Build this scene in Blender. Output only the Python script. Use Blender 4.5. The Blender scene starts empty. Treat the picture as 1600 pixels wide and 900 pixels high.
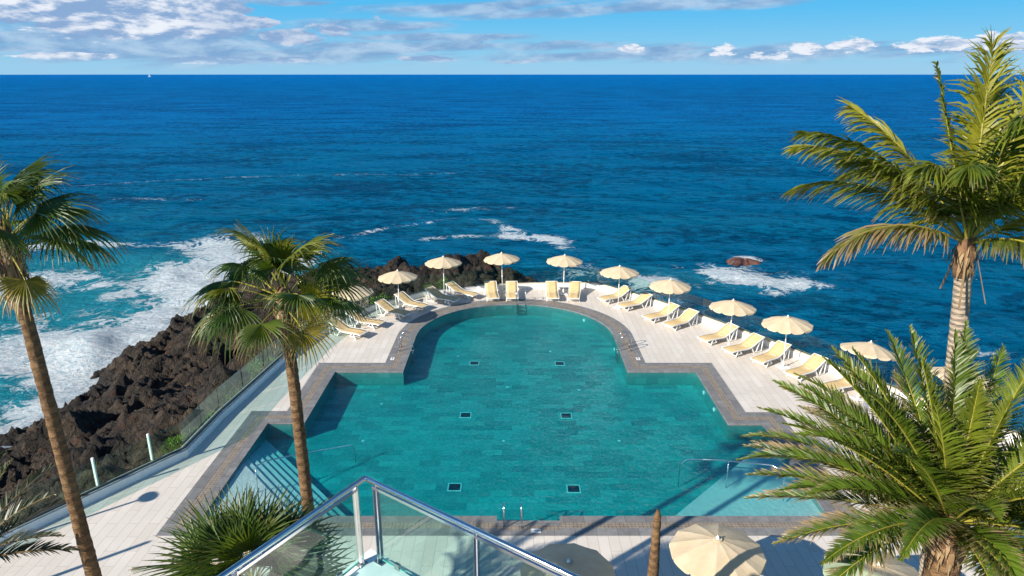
import bpy, bmesh, math, random
import numpy as np
from mathutils import Vector, Matrix
from mathutils.geometry import tessellate_polygon
R = math.radians
rnd = random.Random(7)
sc = bpy.context.scene
col = sc.collection

# ------------------------------------------------------------------ camera
H = 12.4                      # eye height above the pool deck (deck top is z = 0)
PITCH = math.atan(334.5/1067)
cam_d = bpy.data.cameras.new('camera'); cam = bpy.data.objects.new('camera', cam_d); col.objects.link(cam)
cam.location = (0, 0, H); cam.rotation_euler = (math.pi/2-PITCH, 0, 0)
cam_d.sensor_width = 36; cam_d.lens = 36*1067/1600; cam_d.clip_start = .1; cam_d.clip_end = 120000
sc.camera = cam
# ------------------------------------------------------------------ exposure
sc.view_settings.view_transform = 'Standard'; sc.view_settings.look = 'None'
sc.view_settings.gamma = 1; sc.view_settings.use_curve_mapping = False
sc.view_settings.exposure = 0.85
# ------------------------------------------------------------------ sun
SEL = R(29); SD = Vector((.79, .61, 0)).normalized()          # SD: the way shadows run on the ground
sun_d = bpy.data.lights.new('sun', 'SUN'); sun_d.energy = 4.6; sun_d.angle = R(.5); sun_d.color = (1, .93, .82)
sun = bpy.data.objects.new('sun', sun_d); col.objects.link(sun)
sun.rotation_euler = Vector((SD.x*math.cos(SEL), SD.y*math.cos(SEL), -math.sin(SEL))).to_track_quat('-Z', 'Y').to_euler()

# ------------------------------------------------------------------ node helper
class NT:
    def __init__(s, nt): s.nt = nt; s.n = nt.nodes; s.l = nt.links
    def new(s, t, **k):
        n = s.n.new(t)
        for a, b in k.items(): setattr(n, a, b)
        return n
    def put(s, sock, v):
        if isinstance(v, bpy.types.NodeSocket): s.l.new(v, sock)
        elif v is not None:
            if isinstance(v, (tuple, list)) and len(v) == 3 and sock.type == 'RGBA': v = (*v, 1)
            sock.default_value = v
    def m(s, op, a, b=None, c=None, clamp=False):
        n = s.new('ShaderNodeMath', operation=op, use_clamp=clamp); s.put(n.inputs[0], a)
        if b is not None: s.put(n.inputs[1], b)
        if c is not None: s.put(n.inputs[2], c)
        return n.outputs[0]
    def vm(s, op, a, b=None):
        n = s.new('ShaderNodeVectorMath', operation=op); s.put(n.inputs[0], a)
        if b is not None: s.put(n.inputs[1], b)
        return n.outputs[0]
    def mix(s, f, a, b, mode='MIX'):
        n = s.new('ShaderNodeMix', data_type='RGBA', blend_type=mode)
        s.put(n.inputs[0], f); s.put(n.inputs[6], a); s.put(n.inputs[7], b); return n.outputs[2]
    def ss(s, v, a, b, lo=0., hi=1.):
        n = s.new('ShaderNodeMapRange', interpolation_type='SMOOTHSTEP')
        s.put(n.inputs[0], v); s.put(n.inputs[1], a); s.put(n.inputs[2], b); s.put(n.inputs[3], lo); s.put(n.inputs[4], hi); return n.outputs[0]
    def noise(s, vec, scale, detail=4, rough=.55, dist=0., lac=2.):
        n = s.new('ShaderNodeTexNoise'); s.put(n.inputs['Vector'], vec); s.put(n.inputs['Scale'], scale)
        s.put(n.inputs['Detail'], detail); s.put(n.inputs['Roughness'], rough); s.put(n.inputs['Distortion'], dist); s.put(n.inputs['Lacunarity'], lac)
        return n.outputs[0]
    def co(s): return s.new('ShaderNodeTexCoord').outputs['Object']
    def scl(s, v, x, y, z): return s.vm('MULTIPLY', v, (x, y, z))
    def attr(s, name): return s.new('ShaderNodeAttribute', attribute_name=name).outputs['Fac']
    def xyz(s, v): return s.new('ShaderNodeSeparateXYZ').outputs if v is None else s._x(v)
    def _x(s, v):
        n = s.new('ShaderNodeSeparateXYZ'); s.put(n.inputs[0], v); return n.outputs
    def cxyz(s, x, y, z):
        n = s.new('ShaderNodeCombineXYZ'); s.put(n.inputs[0], x); s.put(n.inputs[1], y); s.put(n.inputs[2], z); return n.outputs[0]
    def bump(s, h, st, dist, nrm=None):
        n = s.new('ShaderNodeBump'); s.put(n.inputs['Strength'], st); s.put(n.inputs['Distance'], dist); s.put(n.inputs['Height'], h)
        if nrm is not None: s.put(n.inputs['Normal'], nrm)
        return n.outputs[0]

# ------------------------------------------------------------------ world: sky with clouds
w = bpy.data.worlds.new('World'); sc.world = w; w.use_nodes = True
W = NT(w.node_tree); W.n.clear()
sky = W.new('ShaderNodeTexSky', sky_type='NISHITA'); sky.sun_disc = False; sky.sun_elevation = SEL
sky.sun_rotation = math.atan2(-SD.x, -SD.y) % (2*math.pi); sky.altitude = 10; sky.air_density = 1.0; sky.dust_density = .3; sky.ozone_density = 2.5
gd = W.new('ShaderNodeTexCoord').outputs['Generated']
X, Y, Z = W._x(gd)
az = W.m('ARCTAN2', X, Y); el = W.m('ARCSINE', Z)
skyc = W.mix(1., sky.outputs[0], (.60, .95, 1.22), 'MULTIPLY')
skyc = W.mix(W.ss(el, .12, .5, .96, 0.), skyc, W.mix(W.ss(el, .0, .10), (2.7, 5.6, 7.7), (.75, 4.5, 8.0)))
pv = W.cxyz(W.m('MULTIPLY', az, 9.), W.m('MULTIPLY', el, 30.), 0.)
n1 = W.noise(pv, 1.6, 7, .6, .25)
pv2 = W.cxyz(W.m('ADD', W.m('MULTIPLY', az, 9.), .10), W.m('SUBTRACT', W.m('MULTIPLY', el, 30.), .16), 0.)
n2 = W.noise(pv2, 1.6, 7, .6, .25)
pst = W.cxyz(W.m('MULTIPLY', az, 4.), W.m('ADD', W.m('MULTIPLY', el, 60.), W.m('MULTIPLY', az, -5.)), 3.)
n3 = W.noise(pst, 1.5, 6, .55, .3)
def blob(a, e, ra, re):
    dx = W.m('DIVIDE', W.m('SUBTRACT', az, a), ra); dy = W.m('DIVIDE', W.m('SUBTRACT', el, e), re)
    return W.m('SUBTRACT', 1., W.m('ADD', W.m('MULTIPLY', dx, dx), W.m('MULTIPLY', dy, dy)))
def field(bl):
    f = None
    for b in bl:
        v = blob(*b); f = v if f is None else W.m('MAXIMUM', f, v)
    return W.m('MAXIMUM', f, -2.5)
# stratus: grey sheets low on the left and streaks across the top
st = field([(-.60, .040, .30, .020), (-.36, .026, .28, .017), (-.02, .083, .20, .010), (.13, .088, .22, .010), (-.20, .062, .09, .008),
            (-.12, .048, .13, .005), (.07, .040, .04, .004), (.12, .036, .03, .003), (-.1, .035, .34, .007), (.34, .026, .30, .013), (.03, .024, .3, .006), (.55, .030, .2, .010), (-.6,.075,.12,.02), (-.30, .088, .06, .004)])
sa = W.ss(W.m('ADD', W.m('MULTIPLY', st, .42), W.m('MULTIPLY', W.m('SUBTRACT', n3, .5), 2.2)), -.30, .42)
scol = W.mix(W.ss(n1, .38, .66), (1.9, 3.35, 5.7), (4.3, 5.7, 7.4))
c0 = W.mix(W.m('MULTIPLY', sa, .85), skyc, scol)
# cumulus
nb = W.noise(pv, .75, 9, .62, .2); nb2 = W.noise(pv2, .75, 9, .62, .2)
cu = field([(-.53, .072, .085, .034), (-.47, .064, .12, .026), (-.43, .085, .09, .04), (-.40, .056, .07, .015), (-.355, .062, .045, .010), (-.62, .070, .08, .020),
            (-.60, .094, .05, .016), (-.29, .046, .05, .011), (-.245, .056, .035, .010), (-.18, .068, .02, .008), (-.40, .017, .06, .005), (-.55, .020, .06, .005), (-.30,.018,.04,.004),
            (.165, .033, .018, .006), (.285, .029, .024, .010), (.34, .024, .04, .007), (.385, .031, .024, .010), (.44, .035, .035, .009), (.53, .033, .05, .010), (.60, .036, .04, .011), (.0, .016, .05, .004), (-.12, .020, .05, .004)])
n5 = W.noise(pv, 4.5, 6, .65, .3)
ca = W.ss(W.m('ADD', W.m('ADD', W.m('MULTIPLY', cu, W.ss(az, -.36, -.25, 1.25, .60)), W.m('MULTIPLY', W.m('SUBTRACT', n5, .56), 2.2)), W.m('ADD', W.m('MULTIPLY', W.m('SUBTRACT', nb, .5), 1.7), W.m('MULTIPLY', W.m('SUBTRACT', n1, .5), 1.3))), -.04, .26)
lit = W.ss(W.m('ADD', W.m('SUBTRACT', n1, n2), W.m('SUBTRACT', nb, nb2)), -.09, .15)
lit = W.m('MULTIPLY', lit, W.ss(az, -.44, -.36, 1., .55))
lit = W.m('MAXIMUM', lit, W.m('MULTIPLY', W.ss(az, .0, .15, 0., 1.), W.ss(n5, .40, .6, .25, 1.)))
ccol = W.mix(lit, (2.3, 3.7, 6.0), (7.6, 8.0, 8.7))
c1 = W.mix(ca, c0, ccol)
# pale bank right on the horizon
hz = W.m('MULTIPLY', W.ss(el, .004, .026, .62, 0.), W.m('ADD', .6, W.m('MULTIPLY', n3, .6)))
c1 = W.mix(hz, c1, (3.2, 5.5, 7.5))
c1 = W.mix(W.ss(el, .12, .3), c1, skyc)
bg = W.new('ShaderNodeBackground'); W.put(bg.inputs[0], c1); bg.inputs[1].default_value = .062
W.l.new(bg.outputs[0], W.new('ShaderNodeOutputWorld').inputs[0])

# ------------------------------------------------------------------ materials
MATS = {}
def mat(name):
    m = bpy.data.materials.new(name); m.use_nodes = True; t = NT(m.node_tree); t.n.clear()
    t.out = t.new('ShaderNodeOutputMaterial'); MATS[name] = m; return m, t
def prin(t, base, rough=.6, metal=0., nrm=None, spec=.5, **k):
    p = t.new('ShaderNodeBsdfPrincipled'); t.put(p.inputs['Base Color'], base); t.put(p.inputs['Roughness'], rough); t.put(p.inputs['Metallic'], metal)
    p.inputs['Specular IOR Level'].default_value = spec
    if nrm is not None: t.put(p.inputs['Normal'], nrm)
    return p.outputs[0]
def simple(name, colr, rough=.6, metal=0., var=.15, scale=6., bump=.0, spec=.5):
    m, t = mat(name); c = t.co(); n = t.noise(c, scale, 4, .6)
    b = t.mix(t.ss(n, .3, .7), tuple(x*(1-var) for x in colr), tuple(min(1, x*(1+var)) for x in colr))
    nr = t.bump(t.noise(c, scale*5, 3), bump, .02) if bump else None
    t.l.new(prin(t, b, rough, metal, nr, spec), t.out.inputs[0]); return m

simple('white_paint', (.78, .77, .74), .5, var=.05)
simple('white_plastic', (.76, .75, .72), .4, var=.04)
simple('steel', (.72, .72, .72), .16, 1., var=.06)
simple('dull_steel', (.45, .45, .44), .35, 1., var=.1)
simple('dark_rubber', (.03, .03, .03), .7)
simple('concrete_grey', (.33, .32, .30), .8, var=.15, bump=.2)
simple('wall_cap', (.52, .45, .33), .7, var=.12, bump=.15)
simple('dark_rail', (.05, .055, .06), .5)
simple('drain_dark', (.008, .03, .06), .5)
simple('frame_white', (.75, .85, .85), .5)
simple('grey_metal', (.28, .30, .33), .45, .3)
simple('sign_black', (.02, .02, .02), .6)

def canvas():
    m, t = mat('canvas'); c = t.co()
    wv = t.noise(t.scl(c, 40, 40, 40), 3., 2)
    st = t.noise(c, 2.3, 5, .6)
    b = t.mix(t.ss(st, .3, .72), (.62, .49, .32), (.70, .575, .40))
    b = t.mix(t.attr('dry'), b, (.30, .24, .17))
    nr = t.bump(t.m('ADD', wv, t.m('MULTIPLY', st, 6.)), .25, .02)
    d = prin(t, b, .9, 0, nr, .2)
    tr = t.new('ShaderNodeBsdfTranslucent'); t.put(tr.inputs[0], (.6, .45, .28))
    mx = t.new('ShaderNodeMixShader'); mx.inputs[0].default_value = .18
    t.l.new(d, mx.inputs[1]); t.l.new(tr.outputs[0], mx.inputs[2]); t.l.new(mx.outputs[0], t.out.inputs[0])
canvas()
def sling():
    m, t = mat('sling'); c = t.co()
    st = t.noise(c, 4, 4, .6)
    b = t.mix(t.ss(st, .3, .7), (.56, .40, .19), (.65, .49, .26))
    t.l.new(prin(t, b, .75, 0, t.bump(t.noise(c, 120, 2), .3, .01), .25), t.out.inputs[0])
sling()

def bricktex(t, vec, w_, h_, mortar, c1, c2, cm, off=.5, bias=0., sc_=1.):
    n = t.new('ShaderNodeTexBrick'); n.offset = off
    t.put(n.inputs['Vector'], vec); t.put(n.inputs['Scale'], sc_); t.put(n.inputs['Brick Width'], w_); t.put(n.inputs['Row Height'], h_)
    t.put(n.inputs['Mortar Size'], mortar); t.put(n.inputs['Color1'], c1); t.put(n.inputs['Color2'], c2); t.put(n.inputs['Mortar'], cm); t.put(n.inputs['Bias'], bias)
    t.put(n.inputs['Mortar Smooth'], .2)
    return n
def deckmat():
    m, t = mat('deck_stone'); c = t.co(); X, Y, Z = t._x(c)
    v = t.cxyz(Y, X, 0.)
    b = bricktex(t, v, 1.2, .30, .007, (.60, .535, .46), (.68, .62, .55), (.36, .32, .275))
    n = t.noise(t.scl(c, 1, 1, 1), .7, 6, .6); n2 = t.noise(t.scl(c, 3, .8, 1), 9, 4, .6)
    cc = t.mix(t.ss(n, .3, .7, .0, .35), b.outputs[0], (.50, .45, .39))
    cc = t.mix(t.ss(n2, .45, .8, 0., .3), cc, (.72, .68, .62))
    stain = t.ss(t.noise(c, .33, 5, .7, 1.), .54, .70, 0., .38)
    cc = t.mix(stain, cc, (.40, .36, .31))
    t.l.new(prin(t, cc, t.ss(n2, .3, .7, .45, .7), 0, t.bump(t.m('ADD', b.outputs[1], t.m('MULTIPLY', n2, -.5)), -.3, .01), .4), t.out.inputs[0])
deckmat()
def copemat(name, c1, c2, cm, w_, h_, mort):
    m, t = mat(name); c = t.co()
    b = bricktex(t, c, w_, h_, mort, c1, c2, cm)
    n = t.noise(c, 3.5, 6, .65); n2 = t.noise(t.scl(c, 2, 9, 1), 3, 4, .6)
    cc = t.mix(t.ss(n, .35, .7, 0., .55), b.outputs[0], tuple(x*.6 for x in c1))
    cc = t.mix(t.ss(n2, .5, .8, 0., .35), cc, tuple(min(1, x*1.7) for x in c2))
    t.l.new(prin(t, cc, .6, 0, t.bump(b.outputs[1], -.3, .01), .4), t.out.inputs[0])
copemat('coping_stone', (.175, .168, .162), (.235, .228, .222), (.10, .095, .09), .6, .6, .008)
def gratemat():
    m, t = mat('grate'); c = t.co()
    X, Y, Z = t._x(c)
    s = t.m('MAXIMUM', t.m('FRACT', t.m('MULTIPLY', X, 9.)), t.m('FRACT', t.m('MULTIPLY', Y, 9.)))
    k = t.ss(s, .80, .86)
    b = t.mix(k, (.24, .19, .14), (.10, .08, .065))
    b = t.mix(t.ss(t.noise(c, 4, 5), .35, .7, 0., .5), b, (.33, .29, .23))
    t.l.new(prin(t, b, .6, 0, t.bump(k, -.3, .01)), t.out.inputs[0])
gratemat()
def pooltile():
    m, t = mat('pool_tile'); c = t.co()
    b = bricktex(t, c, .72, .36, .005, (.012, .22, .25), (.085, .60, .57), (.012, .17, .18))
    b2 = bricktex(t, t.vm('ADD', c, (.3, .18, 0)), 1.44, .72, .0, (0, 0, 0), (1, 1, 1), (.5, .5, .5))
    n = t.noise(c, .6, 4, .6); n2 = t.noise(c, 14, 4, .65, .6)
    cc = t.mix(t.ss(n, .3, .7, 0., .45), b.outputs[0], (.035, .36, .39))
    cc = t.mix(t.m('MULTIPLY', t._x(b2.outputs[0])[0], .22), cc, (.09, .48, .44))
    cc = t.mix(t.ss(n2, .44, .62, 0., .5), cc, (.09, .55, .53))  # fine paler mottle painted into the tile for the water's ripple
    cc = t.mix(t.ss(t.noise(c, 7, 3, .6, .8), .55, .40, 0., .35), cc, (.02, .28, .29))
    t.l.new(prin(t, cc, .5), t.out.inputs[0])
    m, t = mat('pool_wall_tile'); c = t.co(); X, Y, Z = t._x(c)
    v = t.cxyz(t.m('ADD', X, Y), Z, 0.)
    b = bricktex(t, v, .5, .3, .006, (.05, .24, .24), (.10, .33, .31), (.04, .20, .20))
    t.l.new(prin(t, b.outputs[0], .4), t.out.inputs[0])
    m, t = mat('shelf_tile'); c = t.co()
    b = bricktex(t, c, .5, .5, .005, (.62, .66, .64), (.68, .71, .68), (.50, .55, .54))
    n = t.noise(c, 18, 4, .6, .5)
    cc = t.mix(t.ss(n, .4, .7, 0., .3), b.outputs[0], (.80, .82, .80))
    t.l.new(prin(t, cc, .5), t.out.inputs[0])
pooltile()
def poolwater():
    m, t = mat('pool_water'); c = t.co()
    n = t.noise(c, 6.5, 4, .65, .8); n1 = t.noise(c, 1.1, 2, .5, .3)
    h = t.m('ADD', n, t.m('MULTIPLY', n1, .8))
    nr = t.bump(h, .7, .06)
    fr = t.new('ShaderNodeFresnel'); fr.inputs[0].default_value = 1.33; t.l.new(nr, fr.inputs[1])
    gl = t.new('ShaderNodeBsdfGlossy'); gl.inputs['Roughness'].default_value = .03; t.l.new(nr, gl.inputs['Normal'])
    tp = t.new('ShaderNodeBsdfTransparent'); tp.inputs[0].default_value = (.97, 1, 1, 1)
    mx = t.new('ShaderNodeMixShader'); t.l.new(t.m('MULTIPLY', fr.outputs[0], .55), mx.inputs[0]); t.l.new(tp.outputs[0], mx.inputs[1]); t.l.new(gl.outputs[0], mx.inputs[2])
    t.l.new(mx.outputs[0], t.out.inputs[0])
    va = t.new('ShaderNodeVolumeAbsorption'); va.inputs[0].default_value = (0, .905, .905, 1); va.inputs[1].default_value = 1.12
    t.l.new(va.outputs[0], t.out.inputs[1])
poolwater()
def glass(name, tint, refl=1.):
    m, t = mat(name)
    fr = t.new('ShaderNodeFresnel'); fr.inputs[0].default_value = 1.45
    gl = t.new('ShaderNodeBsdfGlossy'); gl.inputs['Roughness'].default_value = .02
    tp = t.new('ShaderNodeBsdfTransparent'); tp.inputs[0].default_value = (*tint, 1)
    mx = t.new('ShaderNodeMixShader'); t.l.new(t.m('MULTIPLY', fr.outputs[0], refl), mx.inputs[0]); t.l.new(tp.outputs[0], mx.inputs[1]); t.l.new(gl.outputs[0], mx.inputs[2])
    t.l.new(mx.outputs[0], t.out.inputs[0])
glass('glass_green', (.82, .95, .91), .25)
glass('glass_terrace', (.76, .935, .895), .12)
simple('glass_edge', (.10, .42, .36), .2, var=.05)

def seamat():
    m, t = mat('sea_water'); c = t.co(); X, Y, Z = t._x(c)
    d = t.m('SQRT', t.m('ADD', t.m('MULTIPLY', X, X), t.m('MULTIPLY', Y, Y)))
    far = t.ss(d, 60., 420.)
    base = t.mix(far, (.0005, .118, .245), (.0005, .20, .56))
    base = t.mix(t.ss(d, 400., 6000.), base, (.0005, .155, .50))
    pat = t.noise(t.scl(c, .9, 1.6, 1), .02, 5, .6, .5)
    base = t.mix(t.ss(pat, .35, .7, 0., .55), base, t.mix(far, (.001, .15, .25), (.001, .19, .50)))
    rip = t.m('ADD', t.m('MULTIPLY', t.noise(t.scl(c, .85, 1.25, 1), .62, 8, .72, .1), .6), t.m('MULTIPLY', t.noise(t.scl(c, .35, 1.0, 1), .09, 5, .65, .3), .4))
    base = t.mix(t.ss(rip, .445, .53, .95, 0.), base, t.mix(1., base, (.35, .40, .46), 'MULTIPLY'))  # dark wavelet troughs and brighter faces painted into the base colour
    aer = t.attr('aer'); foam = t.attr('foam')
    aern = t.ss(t.m('ADD', aer, t.m('MULTIPLY', t.m('SUBTRACT', t.noise(c, .14, 5, .6, .5), .5), 1.2)), .12, 1.0)
    base = t.mix(t.m('MULTIPLY', aern, .9), base, (.018, .24, .30))
    # lacy foam: ridged noise nets opened by the density
    q = t.noise(t.scl(c, 1, 1.2, 1), .25, 3, .5)
    cw = t.vm('ADD', c, t.vm('MULTIPLY', t.cxyz(q, t.noise(t.vm('ADD', c, (31, 7, 0)), .25, 3, .5), 0.), (6, 6, 0)))
    a1 = t.m('ABSOLUTE', t.m('SUBTRACT', t.noise(cw, .55, 5, .62, .6), .5))
    a2 = t.m('ABSOLUTE', t.m('SUBTRACT', t.noise(cw, 1.3, 5, .65, .4), .5))
    a3 = t.noise(cw, .22, 6, .7, .8)
    lace = t.m('ADD', t.m('ADD', t.m('MULTIPLY', a1, 2.6), t.m('MULTIPLY', a2, 1.4)), t.m('MULTIPLY', a3, .75))
    fm = t.ss(t.m('SUBTRACT', t.m('MULTIPLY', foam, 1.25), lace), -.14, .14)
    fm = t.m('MULTIPLY', fm, t.ss(foam, .02, .15))
    base = t.mix(fm, base, t.mix(t.ss(t.noise(c, 2.5, 5, .7), .35, .65), (.50, .63, .70), (.82, .86, .87)))
    # far flecks of whitecap
    h = t.m('ADD', t.m('MULTIPLY', t.noise(t.scl(c, .85, 1.3, 1), .65, 8, .70, .2), 1.), t.m('MULTIPLY', t.noise(t.scl(c, .7, 1.5, 1), 2.2, 4, .6, .3), .28))
    h2 = t.noise(t.scl(c, .5, 1.3, 1), .055, 5, .62, .4)
    nr = t.bump(h, 1., t.ss(d, 40., 600., 1.2, 3.4))
    nr = t.bump(h2, t.ss(d, 80., 500., .3, 1.), 9., nr)
    nr2 = t.bump(t.noise(cw, 2.5, 6, .7), t.m('MULTIPLY', fm, .8), .35, nr)
    df = t.new('ShaderNodeBsdfDiffuse'); t.put(df.inputs[0], base); t.put(df.inputs['Normal'], nr2)
    gl = t.new('ShaderNodeBsdfGlossy'); gl.inputs['Roughness'].default_value = .12; gl.inputs[0].default_value = (.35, .75, 1, 1); t.put(gl.inputs['Normal'], nr)
    fr = t.new('ShaderNodeFresnel'); fr.inputs[0].default_value = 1.33; t.l.new(nr, fr.inputs[1])
    mx = t.new('ShaderNodeMixShader'); t.l.new(t.m('MULTIPLY', t.m('MULTIPLY', fr.outputs[0], t.ss(d, 60., 1500., .42, .20)), t.m('SUBTRACT', 1., fm)), mx.inputs[0])
    t.l.new(df.outputs[0], mx.inputs[1]); t.l.new(gl.outputs[0], mx.inputs[2]); t.l.new(mx.outputs[0], t.out.inputs[0])
seamat()
def rockmat():
    m, t = mat('lava_rock'); c = t.co()
    n = t.noise(c, .35, 6, .65, .4); n2 = t.noise(c, 1.9, 7, .7, .3); n3 = t.noise(t.vm('ADD', c, (9, 3, 1)), .8, 5, .6)
    vo = t.new('ShaderNodeTexVoronoi', feature='DISTANCE_TO_EDGE'); t.put(vo.inputs['Vector'], t.vm('ADD', c, t.scl(t.cxyz(n2, n3, n), 1.2, 1.2, 1.2))); vo.inputs['Scale'].default_value = 1.3
    b = t.mix(t.ss(n, .40, .62), (.016, .012, .009), (.060, .041, .026))
    b = t.mix(t.ss(n2, .45, .72, 0., .7), b, (.10, .072, .048))
    b = t.mix(t.ss(n3, .56, .70, 0., .8), b, (.085, .036, .018))
    b = t.mix(t.m('MULTIPLY', t.ss(t._x(c)[2], -5.9, -5.0, 1., 0.), .8), b, (.018, .016, .015))
    b = t.mix(t.m('MULTIPLY', t.attr('dry'), t.ss(n2, .40, .55)), b, (.16, .145, .06))
    crack = t.ss(vo.outputs[0], 0., .12)
    hh = t.m('ADD', t.m('MULTIPLY', n2, 1.), t.m('MULTIPLY', crack, .25)); hh = t.m('ADD', hh, t.m('MULTIPLY', t.noise(c, 9, 5, .7), .22))
    b = t.mix(t.m('MULTIPLY', t.m('SUBTRACT', 1., crack), .45), b, (.008, .007, .007))
    t.l.new(prin(t, b, .75, 0, t.bump(hh, 1., .5), .35), t.out.inputs[0])
rockmat()
def leafmat(name, g1, g2, dry, trans=.35, rough=.42):
    m, t = mat(name); c = t.co()
    n = t.noise(c, 1.6, 4, .6); n2 = t.noise(c, 14, 2, .6)
    b = t.mix(t.ss(n, .3, .7), g1, g2)
    b = t.mix(t.ss(t.m('ADD', t.attr('dry'), t.m('MULTIPLY', t.m('SUBTRACT', n2, .5), .5)), .35, .85), b, dry)
    b = t.mix(t.m('MULTIPLY', t.attr('yel'), .85), b, (.34, .30, .025))  # yellow leaf tone; also paints sunlit yellow onto some leaves
    p = prin(t, b, rough, 0, None, .45)
    tr = t.new('ShaderNodeBsdfTranslucent'); t.put(tr.inputs[0], t.mix(1., b, (1.6, 1.5, .5), 'MULTIPLY'))
    mx = t.new('ShaderNodeMixShader'); mx.inputs[0].default_value = trans
    t.l.new(p, mx.inputs[1]); t.l.new(tr.outputs[0], mx.inputs[2]); t.l.new(mx.outputs[0], t.out.inputs[0])
leafmat('fan_leaf', (.025, .062, .012), (.07, .125, .02), (.33, .22, .11))
leafmat('coconut_leaf', (.045, .085, .008), (.15, .185, .014), (.26, .17, .11), .35)
leafmat('date_leaf', (.028, .072, .008), (.10, .175, .014), (.34, .24, .14), .3)
leafmat('shaded_frond', (.03, .04, .02), (.05, .06, .02), (.10, .07, .045), .15)  # shade on the backlit fronds put into the leaf colour
leafmat('bush_leaf', (.07, .15, .02), (.16, .26, .03), (.25, .20, .08), .3)
leafmat('dry_leaf', (.17, .105, .05), (.30, .19, .09), (.36, .25, .14), .15, .8)
leafmat('rachis', (.24, .22, .03), (.32, .27, .04), (.24, .16, .08), .05)
def barkmat(name, a, b_, ring, c3):
    m, t = mat(name); c = t.co(); X, Y, Z = t._x(c)
    n = t.noise(c, 3, 5, .65); n2 = t.noise(t.scl(c, 6, 6, 22), 2, 4, .6)
    rg = t.m('SINE', t.m('ADD', t.m('MULTIPLY', Z, ring), t.m('MULTIPLY', n, 6.)))
    b = t.mix(t.ss(n, .3, .7), a, b_); b = t.mix(t.ss(n2, .45, .75, 0., .7), b, c3)
    b = t.mix(t.ss(rg, .7, 1., 0., .3), b, tuple(x*.35 for x in a))
    h = t.m('ADD', t.m('MULTIPLY', rg, .5), t.m('MULTIPLY', n2, 1.5))
    t.l.new(prin(t, b, .9, 0, t.bump(h, .9, .04), .2), t.out.inputs[0])
barkmat('palm_bark_brown', (.13, .070, .033), (.23, .135, .065), 38., (.31, .19, .10))
barkmat('palm_bark_grey', (.34, .26, .19), (.44, .35, .26), 60., (.52, .44, .34))
simple('fibre', (.17, .09, .045), .95, var=.4, scale=9, bump=.8)

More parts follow.
